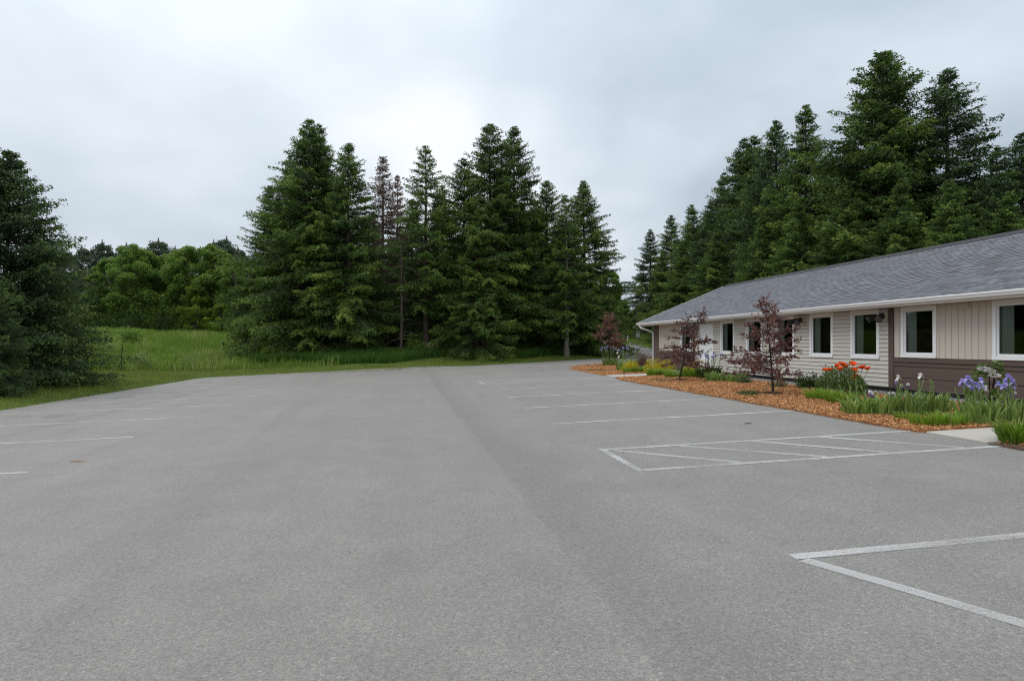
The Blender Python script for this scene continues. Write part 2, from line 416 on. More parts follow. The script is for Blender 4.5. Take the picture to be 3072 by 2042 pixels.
# ================================================================== ground, lot, beds
xs = np.concatenate([[-900, -500, -300, -180, -120, -85, -65, -55], np.arange(-48, 34, .7), [36, 40, 46, 55, 70, 100, 160, 300, 500, 900]])
ys = np.concatenate([[-900, -400, -150, -60, -25, -12, -6], np.arange(-2, 96, .7), [98, 104, 112, 125, 150, 200, 300, 500, 900]])
gx_, gy_ = np.meshgrid(xs, ys)
gz_ = T(gx_, gy_) - .02
V = np.stack([gx_, gy_, gz_], -1).reshape(-1, 3)
nx, ny = len(xs), len(ys)
ii = (np.arange(ny - 1)[:, None] * nx + np.arange(nx - 1)[None, :]).ravel()
tag(link('ground', mesh_np('ground', V, [np.stack([ii, ii + 1, ii + nx + 1, ii + nx], 1)], smooth=True), M['ground']), kind='structure')

def strip(name, rows, lift, cols, mat, jit=0.0):
    # rows: (y, xleft, xright) ; a sheet that follows the ground
    y = np.array([r_[0] for r_ in rows]); a = np.array([r_[1] for r_ in rows]); b = np.array([r_[2] for r_ in rows])
    t = np.linspace(0, 1, cols)
    X = a[:, None] * (1 - t) + b[:, None] * t; Y = np.repeat(y[:, None], cols, 1)
    Z = T(X, Y) + lift
    if jit: Z = Z + np.random.default_rng(3).normal(0, jit, Z.shape)
    V = np.stack([X, Y, Z], -1).reshape(-1, 3); n = len(rows)
    ii = (np.arange(n - 1)[:, None] * cols + np.arange(cols - 1)[None, :]).ravel()
    return link(name, mesh_np(name, V, [np.stack([ii, ii + 1, ii + cols + 1, ii + cols], 1)], smooth=True), mat)
def polyl(pts):
    a = sorted(pts); yy = [q[0] for q in a]; xx = [q[1] for q in a]
    return lambda y: float(np.interp(y, yy, xx))
lotL = polyl([(-14, -12.85), (41.2, -12.85), (42.3, -11.6), (42.5, -8.0), (42.7, -1.5), (44, 3.7), (46.2, 8.85), (49.7, 14.75), (51.5, 18.5), (55, 26), (62, 60)])
lotR = polyl([(-14, 8.02), (23.5, 8.02), (25.0, 8.3), (28, 8.42), (33.2, 8.55), (34.5, 8.7), (36.5, 9.4), (37.8, 10.3), (38.6, 12), (39.0, 14), (39.3, 20), (39.6, 60)])
rnd = random.Random(11)
wob = lambda y, a: a * (math.sin(y * 1.7) + .6 * math.sin(y * 4.3 + 1) + .5 * math.sin(y * 9.1 + 2)) * .5
rows = []
y = -14.0
while y < 61.5:
    rows.append((y, lotL(y) + (wob(y, .07) if y < 41 else 0), max(lotR(y) + wob(y + 3, .02), lotL(y) + .5)))
    y += .35
lot = tag(strip('parking_lot', rows, .0, 46, M['asphalt']), kind='structure')

# access road running on behind the trees
path = [(20, 50, 3.2), (21.5, 57, 3.0), (21, 64, 2.8), (19, 72, 2.7), (14, 82, 2.7), (6, 92, 2.7)]
rows = []
for k in range(60):
    t = k / 59 * 5
    i = min(4, int(t)); u = t - i
    cx_ = path[i][0] * (1 - u) + path[i + 1][0] * u; cy_ = path[i][1] * (1 - u) + path[i + 1][1] * u
    rows.append((cy_, cx_ - 2.8, cx_ + 2.8))
tag(strip('access_road', rows, .03, 6, M['asphalt']), kind='structure')

LZ = lambda x: SL * min(x, 14.0)
def pline(x0, y0, x1, y1, wd=.10, mt='paint'):
    d = Vector((x1 - x0, y1 - y0)); L = d.length; d.normalize(); n = Vector((-d.y, d.x)) * wd / 2
    m = MB()
    k = max(2, int(L / .5))
    a = []
    for i in range(k + 1):
        p_ = Vector((x0, y0)) + d * (L * i / k)
        j = rnd.uniform(-.005, .005)
        for sg in (1, -1):
            q = p_ + n * sg + Vector((j, j)); a.append((q.x, q.y, LZ(q.x) + .006))
    m.add(a, [(2 * i, 2 * i + 1, 2 * i + 3, 2 * i + 2) for i in range(k)])
    return m.build('painted_line', M[mt], lot)
K = 1.12
for yy in (12.29, 15.40, 18.56, 21.75):
    pline(2.74, yy, 8.0, yy + .02)
# hatched access aisles
def hatch(x0, x1, y0, y1, diags, mt='paint_worn'):
    pline(x0, y1, x1, y1, .1, mt); pline(x0, y0, x1, y0, .1, mt); pline(x0 + .05, y0 + .05, x0 + .05, y1 - .05, .1, mt)
    for a_, b_ in diags: pline(*a_, *b_, .1, mt)
hatch(2.76, 8.0, 7.60, 9.16, [((2.95, 9.05), (4.2, 7.66)), ((3.98, 9.12), (5.42, 7.66)), ((5.2, 9.12), (6.35, 7.68)), ((6.34, 9.12), (7.5, 7.66))])
hatch(2.72, 8.15, 24.95, 26.75, [((3.0, 26.65), (4.3, 25.0)), ((4.1, 26.65), (5.5, 25.0)), ((5.3, 26.65), (6.7, 25.0)), ((6.5, 26.65), (7.8, 25.0))])
pline(2.70, 29.95, 7.9, 30.0)
pline(2.79, 4.34, 8.0, 4.34, .11, 'paint_worn')
pline(2.84, 4.27, 4.02, 1.6, .11, 'paint_faded')
for i, yy in enumerate((10.15, 13.65, 17.1, 20.5, 23.75, 26.9, 30.0, 33.2)):
    pline(-12.0 + (i == 1) * .3, yy + .1, -5.50, yy)
pline(-12.0, 36.4, -6.2, 36.3); pline(-12.0, 6.6, -5.5, 6.55)

# mulch beds between lot and building, cut by two walks
bedR = polyl([(5, 11.62), (31.5, 11.62), (32.2, 13.0), (35, 13.6), (37.6, 12.6), (38.4, 11.9)])
def bed(name, y0, y1, lift=.025):
    n = int((y1 - y0) / .22)
    rows = []
    for i in range(n + 1):
        yy = y0 + (y1 - y0) * i / n
        rows.append((yy, lotR(yy) - .05 + wob(yy, .03), max(bedR(yy), lotR(yy) + .1)))
    o = strip(name, rows, lift, 22, M['mulch_soil'], .010)
    for i in range(n + 1):
        v = o.data.vertices[i * 22]; v.co.z = T(v.co.x, v.co.y) + .002
        v = o.data.vertices[i * 22 + 1]; v.co.x = o.data.vertices[i * 22].co.x + .10
    if y0 < 20: 
        for k in range(22):
            for i in (0, n): v = o.data.vertices[i * 22 + k]; v.co.z = T(v.co.x, v.co.y) + .002
    return tag(o, kind='structure'), rows
b1, rows1 = bed('mulch_bed', 8.95, 25.02)
b2, rows2 = bed('mulch_bed', 26.85, 38.35)
b3, rows3 = bed('mulch_bed', 3.0, 7.75)
b3.data.materials.clear(); b3.data.materials.append(M['dark_soil'])
def walk(name, quad, label=None):
    m = MB()
    top = [(x, y, LZ(x) + .03) for x, y in quad]
    m.add([(x, y, z - .2) for x, y, z in top] + top, [(4, 5, 6, 7), (0, 1, 5, 4), (1, 2, 6, 5), (2, 3, 7, 6), (3, 0, 4, 7)])
    return bevel(tag(m.build(name, M['concrete']), kind='structure'), .012, 2)
walk('walkway', [(8.03, 7.82), (9.75, 7.82), (9.75, 8.90), (8.03, 8.90)])
walk('walkway', [(9.765, 7.82), (12.2, 7.82), (12.2, 8.90), (9.765, 8.90)])
walk('walkway', [(8.33, 25.08), (10.3, 25.5), (10.3, 26.8), (8.33, 26.78)])
walk('walkway', [(10.315, 25.0), (12.2, 24.5), (12.2, 26.2), (10.315, 26.8)])

# gravel strip against the foundation
def pebbles(n, x0, x1, y0, y1, r0, r1, seed):
    rg = np.random.default_rng(seed)
    c = np.stack([rg.uniform(x0, x1, n), rg.uniform(y0, y1, n)], 1)
    r_ = rg.uniform(r0, r1, n)
    base = np.array([[1, 0, 0], [-1, 0, 0], [0, 1, 0], [0, -1, 0], [0, 0, .7], [0, 0, -.7]], float)
    F = np.array([[0, 2, 4], [2, 1, 4], [1, 3, 4], [3, 0, 4], [2, 0, 5], [1, 2, 5], [3, 1, 5], [0, 3, 5]])
    an = rg.uniform(0, 6.28, n)
    P_ = base[None] * r_[:, None, None] * rg.uniform(.7, 1.3, (n, 6, 1))
    ca, sa = np.cos(an)[:, None], np.sin(an)[:, None]
    X = P_[..., 0] * ca - P_[..., 1] * sa + c[:, :1]; Y = P_[..., 0] * sa + P_[..., 1] * ca + c[:, 1:]
    Z = P_[..., 2] + T(c[:, 0], c[:, 1])[:, None] + .03
    V = np.stack([X, Y, Z], -1).reshape(-1, 3)
    return V, (F[None] + (np.arange(n) * 6)[:, None, None]).reshape(-1, 3), np.repeat(rg.random(n), 6)
V, F, a = pebbles(9000, 11.6, 12.25, 7, 31, .010, .024, 5)
g = link('gravel', mesh_np('gravel', V, [F], {'tone': a}), M['gravel'])
tag(g, 'grey gravel strip along the black foundation', 'gravel', kind='stuff')
m = MB(); m.add([(11.58, 3, LZ(11.58) + .02), (12.28, 3, LZ(12.28) + .02), (12.28, 31.1, LZ(12.28) + .02), (11.58, 31.1, LZ(11.58) + .02)], [(0, 1, 2, 3)])
tag(m.build('gravel_strip', plain('gravel_base', (.30, .29, .28), .9, .3, 30, .8, 60)), kind='structure')

# wood chips lying on the beds
def chips(rows, n, seed, x_extra=0):
    rg = np.random.default_rng(seed)
    ry = np.array([r_[0] for r_ in rows]); ra = np.array([r_[1] for r_ in rows]); rb = np.array([r_[2] for r_ in rows])
    yy = rg.uniform(ry[0], ry[-1], n)
    u = rg.random(n)
    xx = np.interp(yy, ry, ra) * (1 - u) + np.interp(yy, ry, rb) * u - .02 - .10 * rg.random(n) ** 4
    l = rg.uniform(.009, .032, n); wd = rg.uniform(.004, .010, n)
    an = rg.uniform(0, 6.28, n); ti = rg.normal(0, .28, n); ro = rg.normal(0, .35, n)
    d = np.stack([np.cos(an) * np.cos(ti), np.sin(an) * np.cos(ti), np.sin(ti)], 1)
    s_ = np.stack([-np.sin(an) * np.cos(ro), np.cos(an) * np.cos(ro), np.sin(ro)], 1)
    c = np.stack([xx, yy, T(xx, yy) + .038 + rg.uniform(0, .022, n)], 1)
    V = np.stack([c - d * l[:, None] - s_ * wd[:, None], c + d * l[:, None] - s_ * wd[:, None] * .6, c + d * l[:, None] + s_ * wd[:, None], c - d * l[:, None] + s_ * wd[:, None] * .7], 1).reshape(-1, 3)
    i = np.arange(n) * 4
    return V, np.stack([i, i + 1, i + 2, i + 3], 1), np.repeat(np.clip(rg.beta(2.2, 1.8, n), 0, 1), 4)
for rows_, n, sd, lb in ((rows1, 100000, 21, 'orange brown wood chip mulch spread between the lot and the gravel strip'), (rows2, 30000, 22, 'orange brown wood chip mulch around the coppery small tree past the walk')):
    V, F, a = chips(rows_, n, sd)
    tag(link('wood_chips', mesh_np('wood_chips', V, [F], {'tone': a}), M['chips']), lb, 'mulch', kind='stuff')
V, F, a = chips(rows3, 5000, 23)
tag(link('wood_chips', mesh_np('wood_chips_dark', V, [F], {'tone': a * .35}), M['chips']), 'dark old wood chips by the concrete walk', 'mulch', kind='stuff')
# dark soil rings round the two purple trees
for c in (gp(*C2(750, 1338)), gp(*C3(1640, 1192))):
    m = MB()
    m.add([(c[0] + math.cos(q) * rnd.uniform(.18, .34), c[1] + math.sin(q) * rnd.uniform(.18, .34), LZ(c[0]) + .072) for q in [k * .35 for k in range(18)]] + [(c[0], c[1], LZ(c[0]) + .10)],
          [(k, (k + 1) % 18, 18) for k in range(18)])
    tag(m.build('soil_ring', M['dark_soil']), kind='structure')

# ================================================================== building
FXW = 10.95 * K                       # facade plane
ZB, ZT = .50 * K, 2.33 * K            # bottom of cladding, soffit
YE, YN = 27.73 * K, 1.0               # far corner, near end (out of frame)
XB = 20.74
bld = thing('single_storey_building', (0, 0, 0), 'long low building with grey shingle roof, cream siding and brown planks', 'building')
WIN = [(24.76, 23.77, 1.19), (21.31, 20.33, 1.13), (19.54, 18.56, 1.13), (17.83, 16.86, 1.13), (16.14, 15.15, 1.13), (14.47, 13.48, 1.13), (12.80, 11.82, 1.19), (10.51, 9.50, 1.19), (8.3, 7.3, 1.19), (5.6, 4.6, 1.19)]
WIN = [(b * K, a * K, z * K) for a, b, z in WIN]      # (y0, y1, zbottom) of the white casing
DOOR = (21.95 * K, 22.93 * K)
POSTS = [(13.02 * K, 13.18 * K), (23.40 * K, 23.54 * K)]
x = FXW
# core walls with openings
opens = sorted([(a + .09, b - .09, z + .10, ZT - .09) for a, b, z in WIN] + [(DOOR[0], DOOR[1], ZB - .05, 2.19 * K)])
m = MB(); yy = YN
for a, b, z0, z1 in opens:
    m.box(x + .001, x + .16, yy, a, ZB - .02, ZT + .1)
    if z0 > ZB: m.box(x + .001, x + .16, a, b, ZB - .02, z0)
    m.box(x + .001, x + .16, a, b, z1, ZT + .1); yy = b
m.box(x + .001, x + .16, yy, YE - .001, ZB - .02, ZT + .1)
m.box(x + .16, XB, YE - .16, YE - .001, ZB - .02, ZT + .1)
m.box(x + .16, XB, YN, YN + .16, ZB - .02, ZT + .1)
m.box(XB - .16, XB, YN + .16, YE - .16, ZB - .02, ZT + .1)
m.build('wall', M['cream'], bld)
m = MB()
m.box(x + .17, XB - .17, YN + .17, YE - .17, ZB - .05, ZB)            # floor inside
m.box(x + .17, XB - .17, YN + .17, YE - .17, ZT - .06, ZT - .02)      # ceiling inside
m.box(x + 3.4, x + 3.5, YN + .17, YE - .17, ZB, ZT - .06)             # corridor wall
for yy in (6.5, 9.9, 13.3, 16.4, 18.0, 20.2, 22.2, 23.6, 26.3): m.box(x + .17, x + 3.4, yy, yy + .1, ZB, ZT - .06)
m.build('interior_partition', M['interior'], bld)
m = MB(); m.box(x + .025, XB - .03, YN + .03, YE - .03, .05, ZB - .02); m.build('foundation', M['black'], bld)

def cut(y0, y1, z0, z1, holes):
    segs = [(y0, y1)]
    for a, b, za, zb in holes:
        if z1 <= za + .002 or z0 >= zb - .002: continue
        ns = []
        for p_, q in segs:
            if b <= p_ or a >= q: ns.append((p_, q)); continue
            if a - p_ > .02: ns.append((p_, a))
            if q - b > .02: ns.append((b, q))
        segs = ns
    return segs
holes = [(a + .004, b - .004, z, ZT) for a, b, z in WIN] + [(DOOR[0] - .06, DOOR[1] + .06, 0, 2.24 * K)]
# clapboards between the posts
nrow = 18; hrow = (ZT - ZB) / nrow
for i in range(nrow):
    z0 = ZB + i * hrow; z1 = z0 + hrow
    for a, b in cut(POSTS[0][1] + .002, POSTS[1][0] - .002, z0, z1 if i < nrow - 1 else z1 - .01, holes):
        m = MB()
        m.prism_y([(x - .001, z0), (x - .034, z0), (x - .036, z0 + .004), (x - .030, z1 - .026), (x - .006, z1 - .018), (x - .004, z1 - .0005), (x - .001, z1 - .0005)], a, b)
        m.build('clapboard', M['siding'], bld)
# vertical cream boards in the two end bays
def battens(y0, y1, z0, z1, wd):
    n = max(1, round((y1 - y0) / wd)); wd = (y1 - y0) / n
    for i in range(n):
        a, b = y0 + i * wd, y0 + (i + 1) * wd
        for p_, q in cut(a, b, z0, z1, [(w0 + .004, w1 - .004, wz, ZT) for w0, w1, wz in WIN]):
            m = MB(); g_ = .010
            m.add([(x - .001, p_ + .0005, z0), (x - .001, q - .0005, z0), (x - .024, q - g_, z0), (x - .024, p_ + g_, z0), (x - .001, p_ + .0005, z1), (x - .001, q - .0005, z1), (x - .024, q - g_, z1), (x - .024, p_ + g_, z1)],
                  [(0, 3, 2, 1), (4, 5, 6, 7), (0, 1, 5, 4), (1, 2, 6, 5), (2, 3, 7, 6), (3, 0, 4, 7)])
            m.build('vertical_board', M['cream'], bld)
ZM = 1.19 * K
battens(4.0, POSTS[0][0] - .002, ZM + .003, ZT - .004, .176)
battens(POSTS[1][1] + .002, 27.09 * K, ZM + .003, ZT - .004, .176)
# brown planks below and at the far corner
zrow = [ZB, .73 * K, .99 * K, 1.08 * K, ZM]
for k in range(4):
    pr = .030 if k < 3 else .042
    for a, b in ((YN, POSTS[0][0] - .002), (POSTS[1][1] + .002, 27.09 * K if k == 3 else YE)):
        m = MB(); z0, z1 = zrow[k], zrow[k + 1]
        m.prism_y([(x - .001, z0 + .001), (x - .004, z0 + .001), (x - .004, z0 + .008), (x - pr, z0 + .010), (x - pr, z1 - .020), (x - .004, z1 - .006), (x - .004, z1 - .001), (x - .001, z1 - .001)], a, b)
        m.build('brown_plank', M['brown'], bld)
zz = np.linspace(1.08 * K, ZT - .004, 6)
for k in range(5):
    m = MB(); m.box(x - .018, x - .001, 27.09 * K + .002, YE, zz[k] + .003, zz[k + 1] - .003); m.build('brown_plank', M['brown'], bld)
for a, b in POSTS:
    m = MB(); m.box(x - .045, x - .001, a, b, ZB - .005, ZT - .004); bevel(m.build('corner_post', M['brown'], bld))

# windows
def window(y0, y1, z0):
    z1 = ZT - .004
    m = MB(); t_ = .085
    m.box(x - .045, x + .05, y0, y0 + t_, z0 + t_, z1); m.box(x - .045, x + .05, y1 - t_, y1, z0 + t_, z1)
    m.box(x - .045, x + .05, y0 + t_, y1 - t_, z1 - t_, z1); m.box(x - .060, x + .05, y0 - .004, y1 + .004, z0, z0 + t_ - .001)
    wn = bevel(m.build('window', M['white'], bld), .006)
    a, b, c, d = y0 + t_ + .002, y1 - t_ - .002, z0 + t_ + .002, z1 - t_ - .002
    m = MB(); s_ = .045
    m.box(x - .020, x + .03, a, a + s_, c + s_, d - s_); m.box(x - .020, x + .03, b - s_, b, c + s_, d - s_)
    m.box(x - .020, x + .03, a, b, c, c + s_ - .001); m.box(x - .020, x + .03, a, b, d - s_ + .001, d)
    bevel(m.build('sash', M['white'], wn), .004)
    m = MB(); m.add([(x + .004, a + s_ - .002, c + s_ - .002), (x + .004, a + s_ - .002, d - s_ + .002), (x + .004, b - s_ + .002, d - s_ + .002), (x + .004, b - s_ + .002, c + s_ - .002)], [(0, 1, 2, 3)]); m.build('pane', M['glass'], wn)
    # drawn-back curtain on the far jamb
    m = MB(); n = 9; y_ = b - s_; wd = (b - a) * .30
    prof = []
    for k in range(n): prof.append((x + .05 + .018 * (k % 2), y_ - wd * k / (n - 1)))
    m.add([(p_, q, c - .02) for p_, q in prof] + [(p_, q, d + .02) for p_, q in prof], [(k, k + 1, n + k + 1, n + k) for k in range(n - 1)])
    m.build('curtain', M['curtain'], wn)
for a, b, z in WIN: window(a, b, z)
# door
m = MB(); a, b = DOOR; zt = 2.19 * K
m.box(x - .035, x + .06, a - .06, a + .03, ZB - .01, zt); m.box(x - .035, x + .06, b - .03, b + .06, ZB - .01, zt); m.box(x - .035, x + .06, a - .06, b + .06, zt + .001, zt + .06)
dr = m.build('door', M['white'], bld)
m = MB(); m.box(x - .01, x + .03, a + .032, b - .032, ZB, zt - .003)
for za, zb in ((ZB + .15, ZB + .75), (ZB + .9, zt - .15)):
    m.box(x - .018, x - .0105, a + .15, a + .50 * (b - a) - .03, za, zb); m.box(x - .018, x - .0105, a + .50 * (b - a) + .03, b - .15, za, zb)
bevel(m.build('door_leaf', M['white'], dr), .005)
m = MB(); m.tube([(x - .01, a + .1, ZB + .88), (x - .06, a + .1, ZB + .88)], .014, 8); m.tube([(x - .06, a + .1, ZB + .88), (x - .06, a + .2, ZB + .88)], .011, 8); m.build('door_handle', M['blackmetal'], dr)
m = MB(); m.box(x - .07, x - .017, 11.02 * K, 11.19 * K, 2.22 * K, 2.32 * K); bevel(m.build('junction_box', M['cream'], bld))

# roof
EX, EZ, RX, RZ = 11.64, 2.752, 16.5, 4.755
YR0, YR1 = .3, 28.47 * K
slp = (RZ - EZ) / (RX - EX); cs = 1 / math.sqrt(1 + slp * slp); sn = slp * cs
m = MB()
m.prism_y([(EX, EZ - .012), (RX, RZ - .012), (RX, RZ - .14), (EX + .09, EZ - .10), (EX, EZ - .04)], YR0, YR1)
roof = m.build('roof', M['ridge'], bld)
m = MB(); BX = 2 * RX - EX
m.prism_y([(RX + .001, RZ - .012), (BX, EZ - .012), (BX, EZ - .14), (RX + .001, RZ - .15)], YR0, YR1); m.build('rear_slope', M['shingle'], roof)
m = MB(); m.prism_y([(FXW + .02, ZT + .1), (XB - .02, ZT + .1), (RX, RZ - .15)], YE - .12, YE - .03); m.build('gable_wall', M['cream'], bld)
m = MB(); m.prism_y([(EX - .01, EZ + .012), (RX, RZ + .012), (RX, RZ - .12), (EX - .01, EZ - .09)], YR1 + .001, YR1 + .022); m.build('rake_board', M['soffit'], roof)
m = MB(); m.prism_y([(RX - .17, RZ - .17 * slp + .012), (RX - .02, RZ + .055), (RX + .02, RZ + .055), (RX + .17, RZ - .17 * slp + .012)], YR0, YR1 - .45); m.build('ridge_vent', M['ridge'], roof)
# shingles: laminated tabs, course by course; the largest in view as pieces of their own
EXPO = .146; slen = math.hypot(RX - EX, RZ - EZ)
rg = random.Random(5)
def shingle_geo(L, wd, th):
    # local: u along y from 0 to wd, v up the slope from 0 to L ; front edge is th proud
    return [(0, 0, 0), (0, wd, 0), (L, wd, 0), (L, 0, 0), (0, .0, th), (0, wd, th), (L, wd, .0025), (L, 0, .0025)]
QF = [(4, 7, 6, 5), (0, 4, 5, 1), (0, 3, 7, 4), (1, 5, 6, 2)]
def roofpt(v, u, h): return (EX + v * cs - h * sn, u, EZ - .012 + v * sn + h * cs)
variants = []
for k in range(6):
    m = MB(); m.cur = (k + .5) / 6
    th = .010 + .006 * (k % 2)
    vs_ = [( (p_[0]) * cs - p_[2] * sn, p_[1], p_[0] * sn + p_[2] * cs) for p_ in shingle_geo(EXPO * 1.06, 1.0, th)]
    m.add(vs_, QF); variants.append(m.mesh('shingle')); variants[-1].materials.append(M['shingle'])
tabs = []
for c in range(int(slen / EXPO) + 1):
    v = -.02 + c * EXPO
    u = YR0 + rg.uniform(0, .3)
    while u < YR1 - .02:
        wd = min(rg.choice((.12, .16, .2, .24, .3)), YR1 - u)
        tabs.append((v, u, wd, min(5, max(0, int(rg.gauss(2.5, 1.5))))))
        u += wd + .003
tabs = [q for q in tabs if q[0] + EXPO * .9 < slen]
def near(q):
    p_ = roofpt(q[0], q[1], 0); 
    X = p_[0] * math.cos(YAW) - p_[1] * math.sin(YAW); D = p_[0] * math.sin(YAW) + p_[1] * math.cos(YAW)
    return D / (q[2] + .1) if abs(X / D) < 1536 / FPX and p_[0] < 14.5 else 1e9
order = sorted(range(len(tabs)), key=lambda i: near(tabs[i]))
big = set(order[:300])
mm = MB()
for i, (v, u, wd, k) in enumerate(tabs):
    if i in big:
        o = bpy.data.objects.new('shingle', variants[k]); COL.objects.link(o); o.parent = roof
        o.location = roofpt(v, u, .0); o.scale = (1, wd, 1)
    else:
        mm.cur = (k + .5) / 6
        p0 = roofpt(v, u, 0); th = .010 + .006 * (k % 2)
        mm.add([(p0[0] + p_[0] * cs - p_[2] * sn, p0[1] + p_[1], p0[2] + p_[0] * sn + p_[2] * cs) for p_ in shingle_geo(EXPO * 1.06, wd, th)], QF)
tag(mm.build('shingles_beyond', M['shingle'], roof), kind='stuff')

# eaves
GX = 11.592
m = MB()
m.prism_y([(GX + .125, 2.744), (GX + .125, 2.640), (GX + .045, 2.640), (GX + .03, 2.66), (GX + .02, 2.69), (GX + .002, 2.715), (GX, 2.744), (GX + .012, 2.748), (GX + .016, 2.722), (GX + .034, 2.69), (GX + .05, 2.652), (GX + .118, 2.652), (GX + .118, 2.744)], YR0, YR1 - .01)
m.prism_y([(GX + .125, 2.744), (GX + .125, 2.640), (GX + .045, 2.640), (GX + .02, 2.69), (GX, 2.744)], YR1 - .0095, YR1 - .002)
m.build('gutter', M['white'], bld)
m = MB(); m.box(GX + .127, GX + .15, YR0, YR1 - .02, ZT - .015, 2.745); m.build('fascia', M['white'], bld)
n = int((YR1 - YR0) / .3)
for i in range(0): pass
m = MB()
for i in range(int((YR1 - YR0 - .04) / .305)):
    y0 = YR0 + .02 + i * .305
    m.box(GX + .152, FXW + .05, y0, y0 + .300, ZT + .001, ZT + .012)
m.build('soffit', M['soffit'], bld)
m = MB(); dz = .42
m.tube([(GX + .06, YR1 - .42, 2.642), (GX + .06, YR1 - .42, 2.57), (GX + .10, YR1 - .48, 2.50), (FXW - .10, YE + .06, 2.30), (FXW - .055, YE + .005, 2.22), (FXW - .055, YE - .0, 2.1), (FXW - .055, YE - .0, .62), (FXW - .055, YE, dz)], [.052] * 8, 4, rot=.785)
m.build('downspout', M['white'], bld)

# twin floodlights on the wall
def floodlight(yc, zc_, label):
    t = thing('wall_lamp', (FXW - .026, yc, zc_), label, 'lamp', 'twin floodlights on the front wall')
    t.scale = (1.35,) * 3
    m = MB(); m.box(-.03, 0, -.10, .10, -.11, .11); bevel(m.build('mounting_block', M['siding'], t))
    m = MB(); m.tube([(-.03, 0, 0), (-.07, 0, 0)], [.065, .06], 12); m.tube([(-.07, 0, 0), (-.10, .0, -.01)], .02, 8); m.build('junction_plate', M['blackmetal'], t)
    for sg in (1, -1):
        m = MB(); c = Vector((-.11, sg * .075, 0)); d = Vector((-.75, sg * .45, -.45)).normalized()
        m.tube([Vector((-.07, sg * .02, 0)), c], .014, 6)
        m.tube([c - d * .03, c, c + d * .06, c + d * .13, c + d * .16], [.03, .05, .056, .062, .070], 14)
        h_ = m.build('lamp_head', M['blackmetal'], t, True)
        m = MB(); m.tube([c + d * .1602, c + d * .163], [.06, .058], 14); m.build('lens', M['lens'], h_)
floodlight(13.34 * K, 2.15 * K, 'black twin floodlight on cream siding beside the brown post')
floodlight(16.50 * K, 2.17 * K, 'black twin floodlight on siding behind the upright purple tree')
floodlight(23.22 * K, 2.13 * K, 'black twin floodlight by the white door behind the leaning purple tree')
print('building ok')

# ================================================================== vegetation generators
def nrm(v): return v / (np.linalg.norm(v, axis=-1, keepdims=True) + 1e-9)
def diamonds(C, D, l, wd, rg, updir=.5):
    n = len(C)
    D = nrm(D)
    U = rg.normal(0, 1, (n, 3)); U[:, 2] *= .6
    S_ = nrm(np.cross(D, U))
    l = l[:, None]; wd = wd[:, None]
    bend = np.zeros((n, 3)); bend[:, 2] = -1
    V = np.stack([C - D * l * .5, C + S_ * wd * .5 - bend * wd * .15, C + D * l * .5 + bend * l * .12, C - S_ * wd * .5 - bend * wd * .15], 1).reshape(-1, 3)
    i = np.arange(n) * 4
    return V, np.stack([i, i + 1, i + 2, i + 3], 1)

